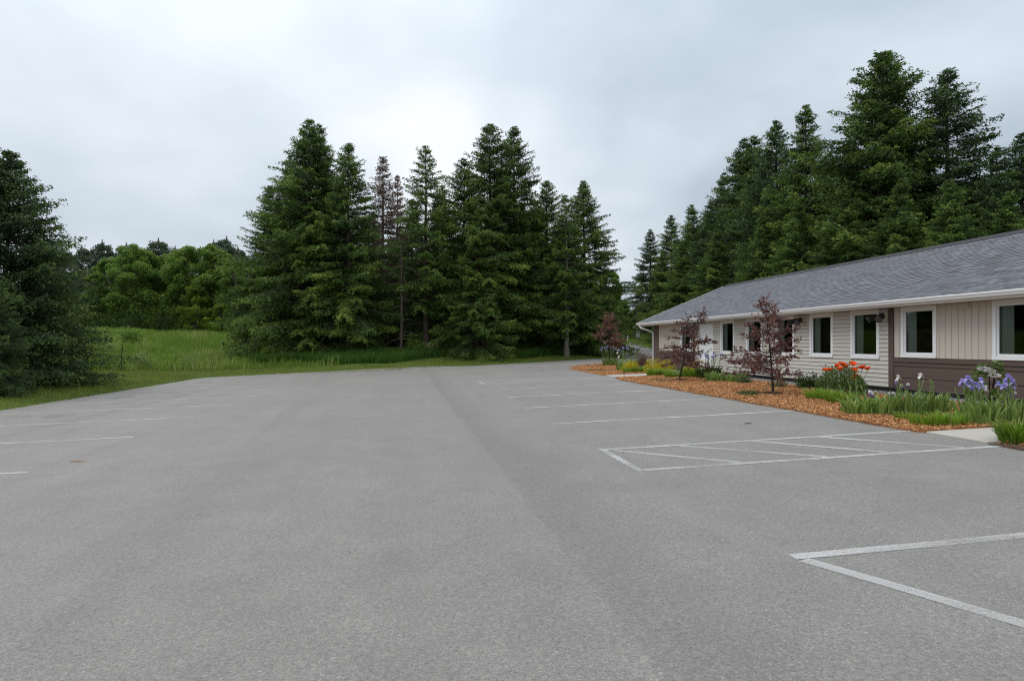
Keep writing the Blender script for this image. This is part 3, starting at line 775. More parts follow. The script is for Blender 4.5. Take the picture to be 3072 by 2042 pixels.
def spruce(seed, H, Rr, cb, nb, spray=1.0, droop=.35, gap=.16, thin=1.0, prof=.8, dead=False, lean=0.0, tufty=.5):
    rg = np.random.default_rng(seed)
    wood = MB()
    k = 9
    tx = np.cumsum(rg.normal(0, .05, k)) * .5; ty = np.cumsum(rg.normal(0, .05, k)) * .5
    zs = np.linspace(0, H * .985, k)
    axis = lambda z: np.array([np.interp(z, zs, tx), np.interp(z, zs, ty), z])
    rad = [max(.015, H * .013 * (1 - z / H) ** .9 + .012) for z in zs]; rad[0] *= 1.35
    wood.tube([axis(z) for z in zs], rad, 8)
    Cs, Ds, Ls, Ws, As = [], [], [], [], []
    ga = 0.0
    ts = np.sort(cb + (1 - cb) * (np.arange(nb) + rg.random(nb)) / nb)
    wh = .62 / H
    ts = np.where(rg.random(nb) < .45, np.round(ts / wh) * wh + rg.normal(0, .06 / H, nb), ts)
    ts = np.clip(ts, cb, .995)
    clump = rg.uniform(.72, 1.15, (14, 7))
    for t in ts:
        ga += 2.399 + rg.normal(0, .35)
        f = (t - cb) / (1 - cb)
        env = (1 - f) ** prof
        c_ = clump[min(13, int(f * 14)), int((ga % 6.283) / 6.283 * 7) % 7]
        L = (Rr * env * rg.uniform(.62, 1.16) * c_ + .24 - .14 * f) * (.72 + .28 * float(ss(0, .12, f)))
        dh = np.array([math.cos(ga), math.sin(ga), 0.0]); lat = np.array([-dh[1], dh[0], 0.0])
        e0 = -.22 + 1.05 * f ** 1.3 + rg.normal(0, .15)
        dr = droop * (1 - .6 * f); up = .25 * (1 - f)
        b0 = axis(t * H)
        zf = lambda s: L * (e0 * s - dr * s * s + up * s ** 4)
        pts = [b0 + dh * L * s + np.array([0, 0, zf(s)]) for s in (0, .3, .6, .92)]
        wood.tube(pts, [max(.006, .012 * L), .009 * L + .004, .006 * L + .003, .004], 3, cap=False)
        m_ = int(L / gap * thin) + 2
        s0 = .12 if f > .7 else .30
        s = s0 + (1 - s0) * (np.arange(m_) + rg.random(m_)) / m_
        s = np.repeat(s, 2); sg = np.tile([1., -1.], m_)
        n = len(s)
        P_ = b0 + dh * (L * s)[:, None]; P_[:, 2] += L * (e0 * s - dr * s * s + up * s ** 4)
        tl = np.clip(.40 * L * (1.08 - s) + .16, .18, .85) * rg.uniform(.6, 1.2, n)
        an = rg.normal(.95, .25, n)
        TD = dh * np.cos(an)[:, None] + lat * (sg * np.sin(an))[:, None]
        TD[:, 2] += -.50 * (1 - f) + .35 * f + rg.normal(0, .25, n)
        TD = nrm(TD)
        q = np.maximum(2, (tl / .14).astype(int))
        idx = np.repeat(np.arange(n), q)
        off = np.concatenate([np.arange(v_) for v_ in q])
        u = (off + rg.random(len(off))) / q[idx]
        C = P_[idx] + TD[idx] * (tl[idx] * u)[:, None]
        C[:, 2] -= (.42 - .25 * f) * tl[idx] * u * u
        C += rg.normal(0, .045, C.shape)
        D = TD[idx] + rg.normal(0, .55, C.shape); D[:, 2] += -.15 + rg.normal(0, .2, len(C))
        Cs.append(C); Ds.append(D)
        Ls.append(rg.uniform(.17, .30, len(C)) * spray); Ws.append(rg.uniform(.055, .105, len(C)) * spray)
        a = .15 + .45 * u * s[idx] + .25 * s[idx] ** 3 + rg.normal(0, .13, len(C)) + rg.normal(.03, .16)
        As.append(a)
        if dead and rg.random() < .08:
            Cs.pop(); Ds.pop(); Ls.pop(); Ws.pop(); As.pop()
    # leader tuft
    C = np.stack([np.full(30, axis(H)[0]), np.full(30, axis(H)[1]), rg.uniform(H * .955, H * 1.005, 30)], 1) + rg.normal(0, .05, (30, 3))
    D = rg.normal(0, .5, (30, 3)); D[:, 2] += 1
    Cs.append(C); Ds.append(D); Ls.append(np.full(30, .24) * spray); Ws.append(np.full(30, .06) * spray); As.append(np.full(30, .7))
    # dead lower twigs
    for _ in range(int(nb * .10)):
        z = rg.uniform(.06, max(cb + .08, .15)) * H; an = rg.uniform(0, 6.28); L = rg.uniform(.5, 1.0) * Rr * .45
        b0 = axis(z); d = np.array([math.cos(an), math.sin(an), rg.uniform(-.35, .1)])
        wood.tube([b0, b0 + d * L * .6, b0 + d * L + np.array([0, 0, -.1 * L])], [.02, .012, .004], 3, cap=False)
    V, F = diamonds(np.concatenate(Cs), np.concatenate(Ds), np.concatenate(Ls), np.concatenate(Ws), rg)
    a = np.repeat(np.clip(np.concatenate(As), 0, 1), 4)
    return mesh_np('crown', V, [F], {'tone': a}), wood.mesh('trunk')

def crown_mesh(seed, H, Rr, cb, nclump, leaves, ls, up=.35, shape=.5):
    rg = np.random.default_rng(seed)
    wood = MB()
    wood.tube([(0, 0, 0), (.05, .03, H * .25), (-.05, .05, H * .55), (0, 0, H * .9)], [H * .02, H * .015, H * .009, .01], 8)
    Cs, As = [], []
    Dd = []
    for k in range(nclump):
        an = rg.uniform(0, 6.28); f = rg.uniform(0, 1) ** .9
        z = H * (cb + (1 - cb) * f)
        rr = Rr * math.sin(math.pi * (.12 + .80 * f) ** .85) ** .7 * rg.uniform(.35, 1.0) * .82
        c = np.array([math.cos(an) * rr, math.sin(an) * rr, z * .93])
        b0 = np.array([0, 0, max(H * .15, z - rr * rg.uniform(.5, .9))])
        mid = (b0 + c) / 2 + np.array([0, 0, -.05 * rr])
        wood.tube([b0, mid, c], [.012 * H * .5, .02 + .004 * H * .5, .01], 4, cap=False)
        cr = Rr * rg.uniform(.16, .32) * (1.0 - .3 * f)
        n = int(leaves * rg.uniform(.7, 1.3))
        d = nrm(rg.normal(0, 1, (n, 3))); r_ = cr * rg.random(n) ** .45
        p_ = c + d * r_[:, None] * np.array([1, 1, .78])
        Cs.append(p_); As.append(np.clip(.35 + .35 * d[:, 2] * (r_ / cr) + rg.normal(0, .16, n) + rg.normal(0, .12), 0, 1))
        Dd.append(d)
    C = np.concatenate(Cs); n = len(C); D = np.concatenate(Dd) * .6 + rg.normal(0, .7, (n, 3)); D[:, 2] -= .2
    V, F = diamonds(C, D, rg.uniform(.75, 1.3, n) * ls, rg.uniform(.5, .85, n) * ls, rg)
    return mesh_np('crown', V, [F], {'tone': np.repeat(np.concatenate(As), 4)}), wood.mesh('trunk')

def plant_tree(name, proto, x, y, z, H0, H, wscale, rz, label, group, cat='tree', leaf=None, bark='bark'):
    t = thing(name, (x, y, z), label, cat, group, rz)
    s_ = H / H0
    if name == 'spruce_tree': wscale *= 1.13
    t.scale = (s_ * wscale, s_ * wscale, s_)
    for nm, me, mt in (('crown', proto[0], leaf), ('trunk', proto[1], bark)):
        o = bpy.data.objects.new(nm, me); COL.objects.link(o); o.parent = t
        if not me.materials: me.materials.append(M[mt])
        elif me.materials[0] is not M[mt]:
            o.material_slots[0].link = 'OBJECT'; o.material_slots[0].material = M[mt]
    return t

# ------------------------------------------------------------------ spruce prototypes
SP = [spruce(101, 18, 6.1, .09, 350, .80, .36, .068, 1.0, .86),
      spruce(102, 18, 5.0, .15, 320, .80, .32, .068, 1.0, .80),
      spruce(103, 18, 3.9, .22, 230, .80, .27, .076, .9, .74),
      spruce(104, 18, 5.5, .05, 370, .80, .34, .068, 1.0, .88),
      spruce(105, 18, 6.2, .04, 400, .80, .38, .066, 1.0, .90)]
DEAD = spruce(106, 16, 3.0, .12, 300, .80, .30, .10, .8, .85, dead=True)

G1 = 'spruces in the stand beyond the lot'
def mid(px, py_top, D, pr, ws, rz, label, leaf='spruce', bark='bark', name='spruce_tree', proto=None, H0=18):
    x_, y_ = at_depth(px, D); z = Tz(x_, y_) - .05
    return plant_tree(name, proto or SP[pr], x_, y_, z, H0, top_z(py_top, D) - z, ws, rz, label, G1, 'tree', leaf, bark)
mid(925, 362, 53, 0, 1.02, .3, 'tall broad spruce with a forked tip beside the meadow')
mid(957, 376, 54.5, 1, .75, 1.2, 'slender spruce tip forking off the tall broad spruce beside the meadow')
mid(812, 560, 56, 3, 1.0, 2.0, 'shorter wide spruce flanking the tall forked one on the meadow side')
mid(870, 470, 57, 3, .9, 4.4, 'mid height spruce tucked behind the tall forked one')
mid(1048, 434, 51, 1, .95, 2.6, 'spruce with dense top standing next to the brown dead spruce')
mid(1146, 472, 56, 0, 1.15, .4, 'dead brown spruce with bare spiky top among green spruces', 'deadneedle', 'greybark', 'dead_spruce', DEAD, 16)
mid(1192, 528, 58, 0, .9, 2.4, 'thin dead brown spruce behind the bigger dead one', 'deadneedle', 'greybark', 'dead_spruce', DEAD, 16)
mid(1279, 440, 52, 2, 1.0, 5.0, 'narrow open spruce with sky showing through its crown')
mid(1392, 478, 54, 1, 1.0, .9, 'spruce shouldering the left side of the twin peaked spruces')
mid(1471, 376, 52, 1, 1.0, 3.7, 'tallest spruce of the twin peaked pair in the stand beyond the lot')
mid(1545, 384, 53.5, 1, .88, 1.8, 'second of the twin peaked spruces, a little shorter')
mid(1430, 640, 49.5, 3, .9, 5.5, 'low bushy spruce filling the skirt below the twin peaks')
mid(1640, 545, 55, 1, .95, 4.0, 'mid height spruce between the twin peaked pair and the grey barked one')
mid(1700, 588, 52, 2, 1.0, .2, 'thin spruce with grey lower limbs near the driveway', bark='greybark')
mid(1752, 545, 55, 0, .98, 2.9, 'spreading spruce reaching its branches over the driveway')
for i, (px, py, D, rz, pr) in enumerate([(1010, 560, 63, 1, 3), (1120, 640, 62, 3, 1), (1235, 600, 64, 5, 3), (1330, 560, 62, 2, 3), (1500, 520, 63, 4, 3), (1600, 600, 62, 0, 1), (900, 620, 62, 2.2, 3), (1690, 680, 63, 5.1, 3), (1200, 700, 66, .7, 0)]):
    mid(px, py, D, pr, 1.0, rz, 'dark spruce deep inside the stand beyond the lot')
# thin bare trunks in the shade of the stand
for i, (px, D, pb) in enumerate([(1203, 50, 1045), (1140, 53, 1045), (1162, 54, 1045), (1235, 55, 1046), (1655, 54, 1045), (1690, 55, 1044), (1080, 55, 1045), (1310, 54, 1045)]):
    x_, y_ = at_depth(px, D); z = Tz(x_, y_)
    t = thing('bare_trunk', (x_, y_, z - .05), 'thin bare trunk with dead side twigs in the shade of the stand', 'tree', 'bare trunks inside the stand')
    m = MB(); h_ = 9.0; r_ = .10 + .03 * (i % 3)
    m.tube([(0, 0, 0), (.05, 0, h_ * .4), (.0, .05, h_)], [r_ * 1.2, r_ * .9, r_ * .35], 7); m.build('trunk', M['greybark' if i in (4, 5) else 'bark'], t)
    m = MB()
    for _ in range(46):
        zz_ = rnd.uniform(1.2, h_); an = rnd.uniform(0, 6.28); L = rnd.uniform(.5, 1.6)
        d = Vector((math.cos(an), math.sin(an), rnd.uniform(-.3, .15)))
        m.tube([Vector((0, 0, zz_)), Vector((0, 0, zz_)) + d * L * .6, Vector((0, 0, zz_ - .12 * L)) + d * L], [.016, .010, .003], 3, cap=False)
    m.build('dead_twigs', M['greybark'], t)

# row behind the building
G2 = 'spruces in the row behind the building'
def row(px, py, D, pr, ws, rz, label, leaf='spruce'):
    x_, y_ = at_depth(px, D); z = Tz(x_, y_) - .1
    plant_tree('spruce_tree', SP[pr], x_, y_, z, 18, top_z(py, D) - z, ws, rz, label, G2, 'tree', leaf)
row(1952, 690, 84, 3, .95, 1.0, 'last short spruce of the row, past the end of the building', 'spruce_blue')
row(2016, 648, 76, 3, 1.0, 2.0, 'dark spruce second from the far end of the row behind the building')
row(2080, 616, 71, 4, .95, 3.0, 'spruce behind the far gable corner of the roof')
row(2128, 608, 64, 3, .95, 5.2, 'shorter bluish spruce behind the rake of the roof', 'spruce_blue')
row(2235, 419, 60, 0, .85, 4.0, 'taller spruce of a close pair above the far part of the roof', 'spruce_blue')
row(2264, 411, 58.5, 1, .95, .5, 'slim twin spruce grown into its bluish neighbour above the roof')
row(2330, 364, 53, 0, .85, 2.0, 'spruce flanking the second highest spruce behind the roof', 'spruce_blue')
row(2416, 322, 49, 4, .86, 5.0, 'second highest full crowned spruce behind the roof')
row(2640, 160, 43, 0, 1.12, .8, 'tallest and broadest spruce behind the roof, towering over the ridge')
row(2666, 158, 44, 1, .8, 3.1, 'second tip of the tallest spruce behind the roof')
row(2850, 212, 42, 1, 1.10, 1.5, 'dark slim topped spruce next to the tallest one behind the roof', 'spruce_blue')
row(2995, 446, 38, 3, 1.0, 2.4, 'lower spruce behind the near end of the ridge', 'spruce_blue')
row(3070, 402, 39, 0, 1.0, 4.2, 'wide spruce closing the near end of the row behind the roof', 'spruce_blue')
row(3190, 300, 40, 4, 1.0, 1.2, 'tall spruce past the near end of the row behind the roof', 'spruce_blue')
for px, py, D, rz, pr in [(2170, 520, 74, 1, 4), (2480, 470, 60, 2, 4), (2560, 420, 50, 3, 4), (2760, 520, 46, 5, 4), (2920, 560, 46, 2, 4), (2050, 730, 62, 4, 4), (2150, 690, 56, .4, 4), (2290, 640, 49, 1.4, 4), (2400, 600, 44, 2.9, 4), (2530, 560, 40, 4.1, 4), (2700, 540, 37, .3, 4), (2860, 540, 34, 3.3, 4), (3020, 580, 33, 5.8, 4), (1990, 760, 90, 2, 3)]:
    row(px, py, D, pr, 1.0, rz, 'dense full skirted spruce filling the row behind the roof')

# big dark spruces by the left edge of the lot
NEAR = spruce(111, 10, 4.8, .02, 430, .66, .30, .064, 1.0, .86)
def near_sp(px, py, D, H0, ws, rz, label, proto):
    x_, y_ = at_depth(px, D); z = Tz(x_, y_) - .05
    plant_tree('spruce_tree', proto, x_, y_, z, H0, top_z(py, D) - z, ws, rz, label, 'dark spruces beside the lot', 'tree', 'spruce_blue')
near_sp(20, 462, 28.5, 10, .97, .4, 'big dark spruce with low sweeping skirt right beside the lot edge', NEAR)
near_sp(-230, 400, 26.5, 10, 1.0, 2.6, 'dark spruce next to the big skirted one, further along the lot edge', NEAR)
x_, y_ = at_depth(-45, 23.5); z = Tz(x_, y_) - .05
plant_tree('spruce_tree', NEAR, x_, y_, z, 10, top_z(830, 23.5) - z, .8, 1.9, 'young low spruce in front of the big dark skirted one', 'dark spruces beside the lot', 'tree', 'spruce_blue')
near_sp(-620, 330, 27.5, 10, 1.0, 4.6, 'dark spruce third along the lot edge', NEAR)
# ------------------------------------------------------------------ broadleaf trees behind the meadow
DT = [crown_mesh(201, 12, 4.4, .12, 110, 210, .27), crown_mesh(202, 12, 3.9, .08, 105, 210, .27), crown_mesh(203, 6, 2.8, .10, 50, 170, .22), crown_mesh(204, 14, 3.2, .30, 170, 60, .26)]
G3 = 'broadleaf trees behind the meadow'
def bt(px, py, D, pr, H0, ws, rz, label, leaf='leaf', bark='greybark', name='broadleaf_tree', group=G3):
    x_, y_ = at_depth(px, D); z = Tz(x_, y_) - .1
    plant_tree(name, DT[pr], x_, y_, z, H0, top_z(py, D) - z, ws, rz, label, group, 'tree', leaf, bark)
def C4x(x): return x / 1.961
bt(C4x(800), 450 + 530 / 1.961, 80, 0, 12, 1.0, .3, 'round crowned maple with pale trunk behind the meadow')
bt(C4x(640), 450 + 610 / 1.961, 82, 1, 12, .9, 1.3, 'broadleaf tree between the dark spruce and the round maple')
bt(C4x(960), 450 + 590 / 1.961, 83, 1, 12, 1.0, 2.2, 'broadleaf tree squeezed behind the round crowned maple')
bt(C4x(1100), 450 + 535 / 1.961, 80, 0, 12, .95, 4.0, 'tall broadleaf tree with smooth domed crown behind the meadow')
bt(C4x(1260), 450 + 540 / 1.961, 79, 1, 12, 1.05, 5.1, 'broadleaf tree next to the spruce stand behind the meadow')
bt(C4x(1390), 450 + 620 / 1.961, 77, 1, 12, .9, .7, 'smaller broadleaf tree at the edge of the spruce stand')
bt(C4x(1150), 450 + 790 / 1.961, 76.5, 2, 6, .85, 1.0, 'young yellow green tree in front of the domed broadleaf', 'leaf_yellow')
bt(C4x(1290), 450 + 900 / 1.961, 75.5, 2, 6, 1.1, 3.0, 'low yellow green sapling at the foot of the woodland', 'leaf_yellow')
bt(C4x(560), 450 + 700 / 1.961, 78, 1, 12, .8, 2.7, 'broadleaf tree partly behind the dark skirted spruce')
for i, px in enumerate((C4x(380), C4x(720), C4x(880), C4x(1020), C4x(1180), C4x(1340), -120, 60)):
    bt(px, 450 + (820 + 50 * (i % 3)) / 1.961, 81 + (i % 2) * 2, 2, 6, 1.3, i * 1.1, 'low leafy understorey tree along the woodland edge', group='understorey along the woodland edge')
for i, (px, py, ws, lb) in enumerate([
        (480, 540, .7, 'dark pine top showing just past the big dark skirted spruce'),
        (600, 510, .9, 'tall dark pine top between the skirted spruce and the round maple'),
        (740, 528, .8, 'small dark pine top at the skirted spruce side of the round maple'),
        (930, 500, 1.0, 'broad dark pine top over the dip between round maple and domed tree'),
        (1030, 545, .7, 'small dark pine top beside the crown of the domed broadleaf tree'),
        (1255, 508, .7, 'thin dark pine top above the broadleaf tree next to the spruce stand'),
        (1330, 488, .9, 'tallest dark pine top over the woodland, close to the spruce stand'),
        (1400, 550, .8, 'low dark pine top touching the edge of the spruce stand'),
        (380, 560, .8, 'dark pine mostly hidden by the big dark skirted spruce'),
        (850, 560, .8, 'low dark pine right behind the crown of the round maple')]):
    bt(C4x(px), 450 + py / 1.961, 96 + (i % 3) * 3, 3, 14, ws, i * 1.7, lb, 'pine', 'bark', 'pine_tree', 'pines behind the broadleaf trees')
for i in range(16):
    x_, y_ = -95 + i * 7.5 + rnd.uniform(-2, 2), 112 + rnd.uniform(-5, 5) + (abs(i - 6) * -1.5)
    z = Tz(x_, y_) - .1
    plant_tree('woodland_tree', DT[1], x_, y_, z, 12, 10.0 + rnd.uniform(-1, 1), 1.5, i * 2.1, 'dark tree deep in the woodland behind the meadow', 'trees deep in the woodland', 'tree', 'dark_leaf', 'bark')
for px, py, D, pr, ws, rz in [(1845, 860, 88, 1, .9, 1), (1870, 895, 80, 0, .8, 2), (1820, 800, 95, 1, 1.0, 3), (1900, 950, 92, 2, 1.0, 4), (1925, 955, 96, 2, 1.0, 5), (1790, 960, 86, 2, .9, .2)]:
    bt(px, py, D, pr, 12 if pr < 2 else 6, ws, rz, 'light green broadleaf tree in the gap beyond the driveway', 'leaf', group='broadleaf trees in the gap beyond the driveway')
# broken snag
x_, y_ = at_depth(C4x(512), 85); z = Tz(x_, y_)
t = thing('dead_snag', (x_, y_, z), 'broken grey dead trunk beside the dark skirted spruce', 'tree')
m = MB(); h_ = top_z(450 + 650 / 1.961, 85) - z
m.tube([(0, 0, 0), (.1, 0, h_ * .5), (-.05, .05, h_ * .96)], [.20, .13, .05], 7); m.build('trunk', M['greybark'], t)
m = MB()
for k in range(14):
    zz_ = h_ * rnd.uniform(.5, .95); an = rnd.uniform(0, 6.28); d = Vector((math.cos(an), math.sin(an), .8))
    m.tube([Vector((0, 0, zz_)), Vector((0, 0, zz_)) + d * rnd.uniform(.4, 1.0)], [.05, .01], 4)
m.build('broken_limb', M['greybark'], t)
print('trees ok')

# ================================================================== grass
def blades(x_, y_, h_, wd, rg, lean=.35, zoff=-.03, tone=(.5, .2)):
    n = len(x_); an = rg.uniform(0, 6.28, n); la = rg.uniform(0, 6.28, n)
    z = T(x_, y_) + zoff
    s_ = np.stack([np.cos(an), np.sin(an), np.zeros(n)], 1) * wd[:, None] * .5
    c = np.stack([x_, y_, z], 1)
    ln = rg.uniform(.1, 1, n) * lean * h_
    tip = c + np.stack([np.cos(la) * ln, np.sin(la) * ln, h_], 1)
    mid_ = c + np.stack([np.cos(la) * ln * .3, np.sin(la) * ln * .3, h_ * .6], 1)
    V = np.stack([c - s_, c + s_, mid_ + s_ * .7, mid_ - s_ * .7, tip], 1).reshape(-1, 3)
    i = np.arange(n) * 5
    a = np.clip(rg.normal(tone[0], tone[1], n), 0, 1)
    return V, [np.stack([i, i + 1, i + 2, i + 3], 1), np.stack([i + 3, i + 2, i + 4], 1)], np.repeat(a, 5)
def lotdist(x_, y_):
    return np.hypot(np.maximum(0, -12.85 - x_), np.maximum(0, y_ - np.interp(x_, FX, FY)))
rg = np.random.default_rng(31)
def scatter(n, box, cond):
    x_ = rg.uniform(box[0], box[1], n); y_ = rg.uniform(box[2], box[3], n)
    # keep what the view (with some margin) can reach
    X = x_ * math.cos(YAW) - y_ * math.sin(YAW); D = x_ * math.sin(YAW) + y_ * math.cos(YAW)
    k = cond(x_, y_) & (np.abs(X) < D * .9 + 4)
    return x_[k], y_[k]
# mown verge
def near_edge(x_, y_):
    d = lotdist(x_, y_)
    return (d > .02) & (d < 5.0 + 1.2 * np.sin(x_ * .6)) & ((x_ < 17) | (y_ > 40))
X1, Y1 = scatter(330000, (-19, 19, 12, 60), near_edge)
n = len(X1); V, F, a = blades(X1, Y1, rg.uniform(.05, .12, n), rg.uniform(.012, .03, n), rg, .8, -.03, (.5, .25))
tag(link('lawn_grass', mesh_np('lawn_grass', V, F, {'tone': a}), M['lawn']), 'short mown grass verge along the edge of the asphalt', 'grass', kind='stuff')
# meadow
X1, Y1 = scatter(200000, (-60, -3, 14, 86), lambda x_, y_: (lotdist(x_, y_) > 4.2 + 1.2 * np.sin(y_ * .5)) & (x_ < -5 - (y_ - 46) * .15))
n = len(X1); cl_ = .5 + .28 * np.sin(X1 * .55 + 2 * np.sin(Y1 * .2)) * np.sin(Y1 * .35 + 1) + .22 * np.sin(X1 * 1.7 + 3 * np.sin(Y1 * .9)) * np.sin(Y1 * 1.3 + X1 * .4); cl_ = np.clip(cl_, 0, 1)
V, F, a = blades(X1, Y1, rg.uniform(.15, .62, n) * (.35 + 1.3 * cl_), rg.uniform(.03, .07, n), rg, .6, -.03, (.5, .22))
tag(link('meadow_grass', mesh_np('meadow_grass', V, F, {'tone': np.clip(a + np.repeat(cl_ - .5, 5) * 1.0, 0, 1)}), M['meadow']), 'knee high meadow grass rising behind the dark spruce', 'grass', kind='stuff')
# tall grass in front of the stand
def tall(x_, y_):
    df = y_ - np.interp(x_, FX, FY)
    lo = 5.2 + 1.1 * np.sin(x_ * .45) + .5 * np.sin(x_ * 1.3)
    return (df > np.where(x_ > 6, lo - 1.2, lo)) & (df < 11.5) & (x_ > -12) & (x_ < 13.5)
X1, Y1 = scatter(150000, (-12, 14, 44, 66), tall)
n = len(X1); V, F, a = blades(X1, Y1, rg.uniform(.35, .8, n), rg.uniform(.03, .06, n), rg, .5, -.03, (.5, .22))
tag(link('tall_grass', mesh_np('tall_grass', V, F, {'tone': a}), M['tallgrass']), 'tall dark grass at the foot of the spruce stand', 'grass', kind='stuff')
X1, Y1 = scatter(22000, (12, 45, 56, 92), lambda x_, y_: (np.abs(x_ - np.interp(y_, [50, 57, 64, 72, 82], [20, 21.5, 21, 19, 14])) > 3.0))
n = len(X1); V, F, a = blades(X1, Y1, rg.uniform(.08, .2, n), rg.uniform(.03, .06, n), rg, .5, -.03, (.4, .2))
tag(link('lawn_grass', mesh_np('mound_grass', V, F, {'tone': a}), M['lawn']), 'grass on the low mound past the end of the building', 'grass', kind='stuff')

# ================================================================== shrubs, perennials and small trees
def leaf_cloud(C, D, l, wd, rg, tone, name, mat, parent):
    V, F = diamonds(C, D, l, wd, rg)
    return link(name, mesh_np(name, V, [F], {'tone': np.repeat(np.clip(tone, 0, 1), 4)}), mat, parent)
def bush(name, x_, y_, r_, h_, n, ls, mat, label, cat, group=None, seed=1, rough=.45, z=None, stems=True, wdf=.55):
    rg = np.random.default_rng(seed)
    zz = Tz(x_, y_) if z is None else z
    t = thing(name, (x_, y_, zz), label, cat, group)
    nb = 9; h_ = h_ * 1.3
    d = nrm(rg.normal(0, 1, (nb, 3))); d[:, 2] = np.abs(d[:, 2]) * .8 + .1
    cc = d * np.array([r_, r_, h_ * .75]) * rg.uniform(.25, .75, (nb, 1)); cr = rg.uniform(.35, .62, nb)
    k = rg.integers(0, nb, n)
    q = nrm(rg.normal(0, 1, (n, 3))) * (rg.random(n) ** rough)[:, None] * cr[k][:, None] * np.array([r_, r_, h_ * .6])
    C = cc[k] + q; C[:, 2] = np.abs(C[:, 2] - .02) + .02
    D = q + rg.normal(0, .3 * r_, (n, 3)); D[:, 2] += .2 * h_
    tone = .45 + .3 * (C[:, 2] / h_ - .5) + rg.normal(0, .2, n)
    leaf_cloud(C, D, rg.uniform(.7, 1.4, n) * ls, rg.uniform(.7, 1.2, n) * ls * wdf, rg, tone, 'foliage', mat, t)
    if stems:
        m = MB()
        for j in range(nb): m.tube([(rg.normal(0, .03 * r_), rg.normal(0, .03 * r_), -.03), tuple(cc[j] * .5), tuple(cc[j])], [.012, .008, .004], 4, cap=False)
        m.build('stems', M['darkbark'], t)
    return t

def blade_clump(parent, n, h_, spread, wd, arch, rg, mat, name='leaves', up=.5):
    # strap leaves: each a bent ribbon of four segments
    seg = 5
    an = rg.uniform(0, 6.28, n); r0 = spread * .45 * np.sqrt(rg.random(n)); hh = h_ * rg.uniform(.32, 1.10, n)
    o = rg.uniform(.15, 1, n) * arch * hh
    az = an + rg.normal(0, .5, n)
    base = np.stack([np.cos(an) * r0, np.sin(an) * r0, np.full(n, -.02)], 1)
    s_ = np.linspace(0, 1, seg)
    w_ = wd * np.array([.7, 1, .95, .65, .04])
    fa = az + math.pi / 2 + rg.normal(0, .6, n)
    side = np.stack([np.cos(fa), np.sin(fa), np.zeros(n)], 1)
    V = np.zeros((n, seg, 2, 3))
    for j, t_ in enumerate(s_):
        c = base + np.stack([np.cos(az) * o * t_ ** 1.8, np.sin(az) * o * t_ ** 1.8, hh * (t_ - up * arch * t_ ** 3)], 1)
        V[:, j, 0] = c - side * (w_[j] * .5) * rg.uniform(.9, 1.1, (n, 1)); V[:, j, 1] = c + side * (w_[j] * .5)
    V = V.reshape(-1, 3); b = np.arange(n) * seg * 2
    F = np.concatenate([np.stack([b + 2 * j, b + 2 * j + 1, b + 2 * j + 3, b + 2 * j + 2], 1) for j in range(seg - 1)])
    a = np.repeat(np.clip(rg.normal(.5, .25, n), 0, 1), seg * 2)
    return link(name, mesh_np(name, V, [F], {'tone': a}), mat, parent)

def petal(m, c, d, nrm_, L, W, curl, seg=4):
    # cupped petal from c along d, bending towards nrm_
    d = d.normalized(); n_ = nrm_.normalized(); s_ = d.cross(n_).normalized()
    vs_ = []; fs = []
    for j in range(seg + 1):
        t_ = j / seg
        wj = W * math.sin(math.pi * min(1, .12 + t_ * .80)) ** .8
        q = c + d * L * (t_ - .12 * abs(curl) * t_ ** 3) + n_ * L * curl * t_ * t_
        for k in (-1, 0, 1):
            vs_.append(q + s_ * wj * .5 * k + n_ * (abs(k) * wj * .14))
    for j in range(seg):
        for k in (0, 1):
            a = j * 3 + k; fs.append((a, a + 1, a + 4, a + 3))
    m.add(vs_, fs)

def iris_bloom_mesh(mb_up, mb_dn, rg, size):
    for k in range(3):
        an = k * 2.094 + rg.uniform(0, .3)
        h_ = Vector((math.cos(an), math.sin(an), 0))
        mb_up.cur = rg.uniform(.3, 1)
        petal(mb_up, Vector((0, 0, 0)), h_ * .75 + Vector((0, 0, 1)), -h_, size * .66, size * .72, .45)
        h2 = Vector((math.cos(an + 1.05), math.sin(an + 1.05), 0))
        mb_dn.cur = rg.uniform(.1, .9)
        petal(mb_dn, Vector((0, 0, 0)), h2 * .75 + Vector((0, 0, .1)), Vector((0, 0, -1)), size * .68, size * .62, .95)
BLOOM = {}
for kind, up_, dn_ in (('lavender', 'lavender', 'lavender'), ('bicolour', 'petal_white', 'petal_purple'), ('white', 'petal_white', 'petal_white')):
    for v_ in range(3):
        r2 = random.Random(v_ + 9); a_, b_ = MB(), MB()
        iris_bloom_mesh(a_, b_, r2, .098)
        ma, mb_ = a_.mesh('standards'), b_.mesh('falls')
        ma.materials.append(M[up_]); mb_.materials.append(M[dn_])
        BLOOM[kind, v_] = (ma, mb_)

